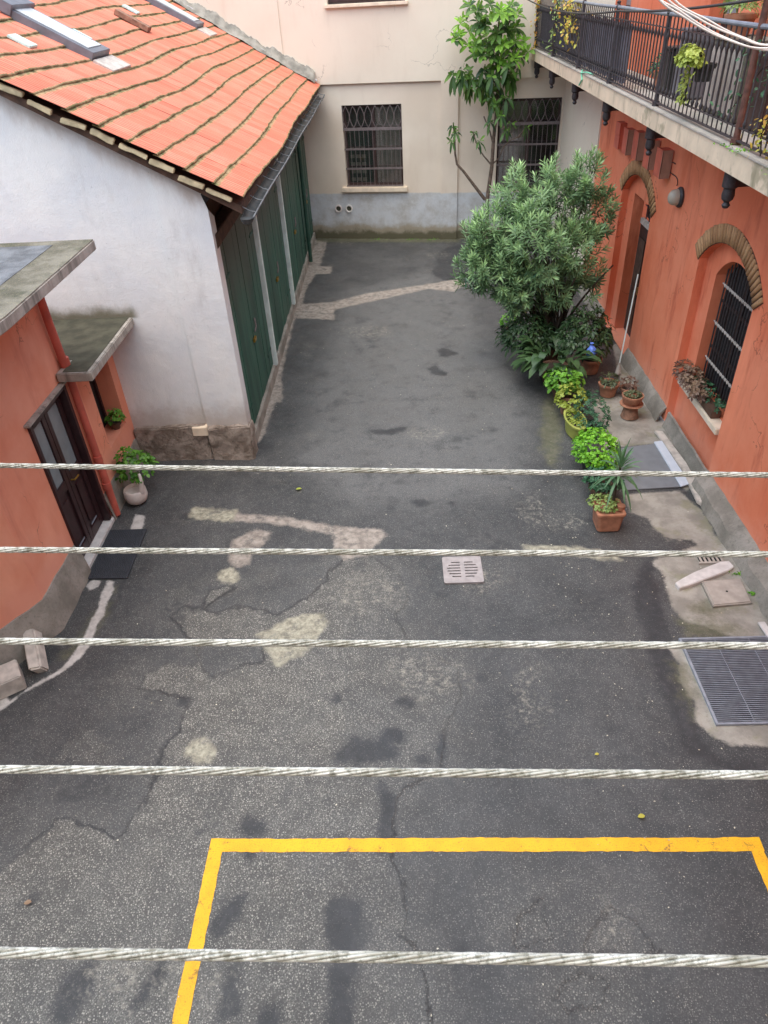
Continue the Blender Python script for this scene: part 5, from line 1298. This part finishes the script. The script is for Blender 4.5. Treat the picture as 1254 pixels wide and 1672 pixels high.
M['blue'] = simple('blue_plastic', srgb(92, 124, 206), .45, var=.3, scale=30, bump=.8, bscale=30, bdist=.02)
mb.build('bag', M['blue'], o, smooth=True, cuts=2, jitter=.03)
st = thing('broom', 'thin pale broom stick leaning on the orange wall beside the far door', 'broom', (4.15, 12.3, 0))
MB().tube([(4.05, 12.35, .22), (4.3, 12.9, 1.7)], .013, 8).build('stick', M['post_white'], st, smooth=True)
MB().lathe([(.05, 0), (.045, .1), (.02, .17), (.014, .22)], (4.04, 12.33, .02), 12).build('brush', M['kerbstone'], st, smooth=True)
# ---- window-sill flowers
p_ = thing('window_flowers', 'trough of pinkish succulents on the sill of the barred arched window', 'potted plant', (4.42, 9.5, .94), 0)
MB().box((4.36, 8.95, .942), (4.50, 10.28, 1.06)).build('trough', M['pot_brown'], p_, bevel=.01)
bush('foliage', p_, (4.36, 9.85, 1.10), (.16, .55, .16), 260, .06, .028, L_['pinkish'], (.0, 1), droop=.3)
bush('greenery', p_, (4.46, 9.45, 1.12), (.08, .5, .10), 90, .05, .03, L_['fern'], (.2, .9), droop=.3)
# ---- left: white pot
p_ = thing('white_pot_plant', 'leafy green plant in a white curved pot at the foot of the left drainpipe', 'potted plant', (-4.12, 8.75, 0))
MB().lathe([(.10, 0), (.15, .04), (.175, .12), (.165, .22), (.15, .24), (.14, .22), (.135, .18), (0, .17)], (-4.12, 8.72, 0), 28, 1.0, 1.0).build('pot', M['pot_white'], p_, smooth=True)
MB().tube(bez((-4.00, 8.66, .2), (-3.93, 8.66, .45), (-3.98, 8.72, .5), 8), [.045, .042, .038, .034, .03, .028, .025, .022, .018], 10).build('pot_neck', M['pot_white'], p_, smooth=True)
bush('foliage', p_, (-4.12, 8.93, .48), (.26, .28, .30), 120, .085, .045, L_['basil'], (.0, .55), droop=.35)
p_ = thing('sill_plant', 'small green plant on the sill of the little window under the lean-to slab', 'potted plant', (-4.47, 9.5, .8))
pot(p_, -4.50, 9.58, .06, .08, .12, M['pot_brown'], z=.80); bush('foliage', p_, (-4.48, 9.58, .98), (.11, .13, .12), 50, .05, .03, L_['basil'], (.1, .8))

# ---- climbers and pots on the balcony
def vine(nm, label, path, n, l, mat, tint, w=.7, spreadr=.1):
    o = thing(nm, label, 'climbing plant', tuple(path[0]))
    MB().tube(path, .008, 6).build('stem', M['bark_dark'], o, smooth=True)
    lf = LF(); k = len(path) - 1
    for i in range(n):
        u = rng.uniform(0, k - 1e-6); a_ = int(u); p = np.array(path[a_].lerp(path[a_ + 1], u - a_)) + rng.normal(size=3) * spreadr
        d = unit(rng.normal(size=3) + np.array([-.4, -.3, .1])); lf.add(p, d, unit(rng.normal(size=3) + np.array([-.5, -.5, 1])), l * rng.uniform(.6, 1.2), l * w * rng.uniform(.7, 1), rng.uniform(*tint), .4)
    lf.build('foliage', mat, o, shape=(.9, 1.0, .75)); return o
V3 = Vector
bx = thing('railing_plant', 'bright green trailing plant hanging on the balcony railing between two posts', 'climbing plant', (3.48, 9.9, 5.2))
pot(bx, 3.64, 9.8, .09, .11, .18, M['pot_dark'], z=5.05)
bush('foliage', bx, (3.47, 9.85, 5.26), (.12, .26, .13), 150, .06, .042, L_['yellowgreen'], (.3, 1.0), droop=.4)
lf = LF()
for i in range(90):
    lf.add(np.array([3.47, 9.9 + rng.normal() * .08, rng.uniform(4.82, 5.2)]), rng.normal(size=3) + np.array([-.5, 0, -.3]), np.array([-1, 0, .6]), .05, .036, .4 + .5 * rng.random(), .4)
lf.build('trailing_leaves', L_['yellowgreen'], bx, shape=(.9, 1, .7))
vine('yellow_creeper', 'yellow and orange creeper hanging over the far part of the balcony handrail', [V3((3.5, 17.4, 5.75)), V3((3.46, 16.9, 5.6)), V3((3.44, 16.6, 5.35)), V3((3.45, 16.4, 5.05))], 230, .075, L_['autumn'], (.2, 1), spreadr=.13)
vine('yellow_creeper', 'yellow-orange creeper climbing the last railing post beside the cream wall', [V3((3.5, 20.9, 4.65)), V3((3.48, 20.95, 5.1)), V3((3.5, 20.9, 5.6)), V3((3.52, 20.6, 5.75))], 130, .07, L_['autumn'], (0, .9), spreadr=.06)
vine('green_creeper', 'thin green creeper on the second railing post from the cream wall', [V3((3.5, 18.5, 4.66)), V3((3.47, 18.6, 5.0)), V3((3.47, 18.4, 5.4)), V3((3.5, 18.2, 5.7))], 90, .06, L_['herb'], (.1, .9), spreadr=.07)
vine('yellow_creeper', 'yellow weeds and creeper in the nearest part of the balcony railing beside the rusty post', [V3((3.5, 7.55, 4.66)), V3((3.48, 7.6, 4.85)), V3((3.47, 7.4, 5.1)), V3((3.5, 7.35, 5.4))], 90, .045, L_['autumn'], (.3, 1), spreadr=.05)
vine('green_creeper', 'green creeper behind the nearest railing bay of the balcony', [V3((3.7, 8.9, 4.9)), V3((3.7, 8.4, 5.3)), V3((3.75, 7.6, 5.5)), V3((3.7, 6.9, 5.3))], 190, .06, L_['fern'], (.2, .9), spreadr=.16)
for i, (y, lb) in enumerate(((10.6, 'terracotta pot of dry plants standing high behind the balcony handrail'), (12.6, 'wide terracotta pot on the balcony near the far door'), (9.0, 'terracotta pot of dry grass on a high shelf behind the handrail'))):
    q_ = thing('balcony_pot', lb, 'potted plant', (4.05, y, 5.46 if i != 1 else 4.64), 0, 'pots on the balcony')
    zz_ = 5.451 if i == 0 else (4.64 if i == 1 else 5.44)
    yy_ = 10.2 if i == 0 else y
    pot(q_, 4.1, yy_, .12, .17, .22, M['terracotta'], z=zz_); bush('foliage', q_, (4.1, yy_, zz_ + .3), (.2, .2, .14), 60, .10, .02, L_['herb'] if i != 1 else L_['fern'], (.2, .8))
    if i == 2: MB().box((3.95, 8.7, 4.645), (4.33, 9.3, 5.43)).build('shelf', M['brown_wood'], q_, bevel=.01)
o = thing('green_tie', 'green plastic tie knotted round the balcony edge', 'tie', (3.45, 15.3, 4.62))
mb = MB().tube([(3.5, 15.5, 4.66), (3.44, 15.3, 4.64), (3.43, 15.15, 4.55), (3.43, 15.35, 4.44)], .014, 6).tube([(3.43, 15.3, 4.64), (3.45, 14.95, 4.68), (3.55, 14.8, 4.66)], .012, 6)
M['mint'] = simple('mint_plastic', srgb(130, 206, 170), .5, var=.1); mb.build('strap', M['mint'], o, smooth=True)
# moss tufts at wall feet and on the balcony edge
def tufts(nm, pts, mat, parent=None, n=26):
    lf = LF()
    for (x, y, z_, r_) in pts:
        for k in range(n):
            p = np.array([x + rng.normal() * r_, y + rng.normal() * r_ * .6, z_]); lf.add(p, rng.normal(size=3) * .6 + np.array([0, 0, 1]), rng.normal(size=3), .05, .022, rng.random(), .4)
    return lf.build(nm, mat, parent)
o = tufts('weeds', [(1.0, 21.5, -.01, .12), (.4, 21.6, -.01, .10), (-.6, 21.75, -.01, .15), (4.12, 6.72, -.01, .04), (4.16, 6.35, -.01, .02), (3.50, 8.2, 4.64, .08), (3.50, 7.9, 4.64, .08), (3.48, 7.0, 4.64, .1), (2.2, 21.2, 0, .2)], L_['lime'])
tag(o, 'tufts of bright weeds along wall feet and the balcony edge', 'weeds', kind='stuff')

# ================================================================== FALLEN LEAVES AND GRIT
V, F, T = [], [], []
def gh(x, y): return -.018
n = 520
gxs = rng.uniform(-4.1, 4.0, n); gys = 1.8 + 19 * rng.random(n) ** 1.25
lf = LF()
for x, y in zip(gxs, gys):
    if x < -2.4 and y > 9.7: continue
    if rng.random() < .35: x, y = rng.normal(2.2, .6), rng.normal(6.2, 1.6)
    s_ = rng.uniform(.008, .024) * (1 + y * .02)
    a_ = rng.uniform(0, 6.28); lf.add(np.array([x, y, -.006]), np.array([math.cos(a_), math.sin(a_), .12]), np.array([0, 0, 1.]), s_, s_ * .6, rng.random(), .1)
o = lf.build('leaf_litter', L_['litter'], None); tag(o, 'small pale bits of leaf and grit scattered over the asphalt', 'litter', kind='stuff')
for (x, y, s_, mt, lb) in ((488, 799, .10, 'yellowgreen', 'single yellow-green leaf fallen on the asphalt in mid yard'), (1048, 1334, .075, 'autumn', 'curled yellow leaf on the asphalt just above the painted line'), (975, 1232, .05, 'autumn', 'tiny yellow leaf on the dark asphalt left of the big grating'),
                            (45, 1475, .07, 'pinkish', 'brownish fallen leaf on the gravelly asphalt near the bottom left'), (1010, 1508, .0, 'litter', '')):
    if not s_: continue
    g_ = GZ(x, y, 0); l2 = LF(); l2.add(np.array([g_.x - s_ / 2, g_.y, .0]), np.array([1, .2, .15]), np.array([0, .1, 1.]), s_, s_ * .62, .75, .15)
    o = l2.build('fallen_leaf', L_[mt], None, shape=(.8, 1, .75)); tag(o, lb, 'leaf')

# ================================================================== CLOTHES LINES IN FRONT, AERIAL CABLES
lines = [(755, 770), (892, 899), (1041, 1048), (1250, 1259), (1550, 1564)]
zc0 = 6.2 - .36
order = ['farthest of the five twisted steel clothes lines stretched across the view', 'second farthest twisted clothes line, over the door mat and drain grate', 'middle one of the five twisted clothes lines', 'second nearest twisted clothes line, just above the yellow bay line', 'nearest and thickest-looking twisted clothes line, over the painted bay']
for i, (yl, yr) in enumerate(lines):
    a_ = GZ(0, yl, zc0); b_ = GZ(1254, yr, zc0); d = (b_ - a_).normalized(); A = a_ - d * .9; Bp = b_ + d * .9
    t = thing('clothes_line', order[i], 'cable', tuple((a_ + b_) / 2), 0, 'twisted steel clothes lines in front of the camera')
    u = d.cross(V3((0, 0, 1))).normalized(); w = u.cross(d); L = (Bp - A).length; n = int(L / .0035); R0 = .0017; mb = MB()
    ph = rng.uniform(0, 6)
    mb.tube([A + (Bp - A) * (q / 24) + V3((0, 0, -.004 * (1 - (q / 12 - 1) ** 2))) for q in range(25)], .00145, 8)
    o = mb.build('core', M['iron'], t)
    for s_ in range(6):
        n_ = int(L / .004); idx = np.arange(n_ + 1); s_len = L * idx / n_; an = 2 * math.pi * s_len / .075 + s_ * math.pi / 3 + ph
        cen = np.array(A)[None] + np.array(d)[None] * s_len[:, None] + np.array((0, 0, -1.))[None] * (.004 * (1 - (2 * s_len / L - 1) ** 2))[:, None]
        rad = np.array(u)[None] * np.cos(an)[:, None] + np.array(w)[None] * np.sin(an)[:, None]; tan = unit(np.array(d)[None] + np.cross(np.array(d)[None], rad) * R0 * 2 * math.pi / .075)
        bi = np.cross(tan, rad); m_ = 7; ring = []
        for q in range(m_):
            al = 2 * math.pi * q / m_; ring.append(cen + rad * (R0 + .00088 * math.cos(al)) + bi * .00088 * math.sin(al))
        Vv = np.stack(ring, 1).reshape(-1, 3); I = np.arange((n_ + 1) * m_).reshape(n_ + 1, m_); J = np.roll(I, -1, 1)
        Ff = np.stack([I[:-1].ravel(), J[:-1].ravel(), J[1:].ravel(), I[1:].ravel()], 1)
        fast_mesh('strand', Vv, Ff, M['cable'], t, smooth=True)
def sagline(a, b, s, n=24): return [a.lerp(b, i / n) + V3((0, 0, -s * 4 * (i / n) * (1 - i / n))) for i in range(n + 1)]
cb = [((1062, -22), (1120, 30), (1190, 66), (1262, 78)), ((1058, -25), (1110, 18), (1180, 60), (1262, 82)), ((1075, -20), (1140, 30), (1200, 58), (1262, 74)), ((1090, -14), (1160, 35), (1215, 62), (1262, 72))]
wlab = ['lowest of the white cables sagging across the balcony corner', 'white cable running just above the lowest one at the balcony corner', 'white cable crossing the middle of the bundle at the balcony corner', 'uppermost white cable of the bundle at the balcony corner']
for i, c_ in enumerate(cb):
    Yc = 4.6 + .05 * i; pts_ = [PY(*q, Yc) for q in c_]
    p0, p1, p2, p3 = pts_; ext0 = p0 + (p0 - p1) * 1.2 + V3((0, 0, .25)); ext1 = p3 + (p3 - p2) * 1.5 + V3((0, 0, .15))
    ctrl = [ext0, p0, p1, p2, p3, ext1]; path = []
    for k in range(1, len(ctrl) - 2):
        for q in range(8):
            t_ = q / 8; a, b, c, d = ctrl[k - 1], ctrl[k], ctrl[k + 1], ctrl[k + 2]
            path.append(.5 * ((2 * b) + (c - a) * t_ + (2 * a - 5 * b + 4 * c - d) * t_ ** 2 + (3 * b - a - 3 * c + d) * t_ ** 3))
    path = [ext0] + path + [p3, ext1]
    o = MB().tube(path, .005, 8).build('aerial_cable', M['wire_white'], None, smooth=True); tag(o, wlab[i], 'cable', 'white cables near the balcony')
a_, b_ = PY(850, -8, 20.5), PX(1010, 18, 3.40); c_ = PX(1100, 40, 3.3)
o = MB().tube(sagline(a_, b_, .15) + sagline(b_, V3((3.5, 5, 6.2)), .1)[1:], .014, 8).build('black_wire', M['wire_black'], None, smooth=True); tag(o, 'black wire running along just above the balcony handrail', 'wire')

# ------------------------------------------------------------------ the house the picture is taken from (behind and below the camera)
own = thing('camera_side_building', 'plain cream house wall behind the viewpoint that shades the near end of the yard', 'building', (0, -.9, 0))
MB().box((-9, -3.0, -.05), (9, -1.3, 11.5)).build('wall', M['cream_upper'], own)
MB().box((-3.5, -1.3, 4.9), (3.5, .02, 5.05)).build('balcony_slab', M['cement'], own)
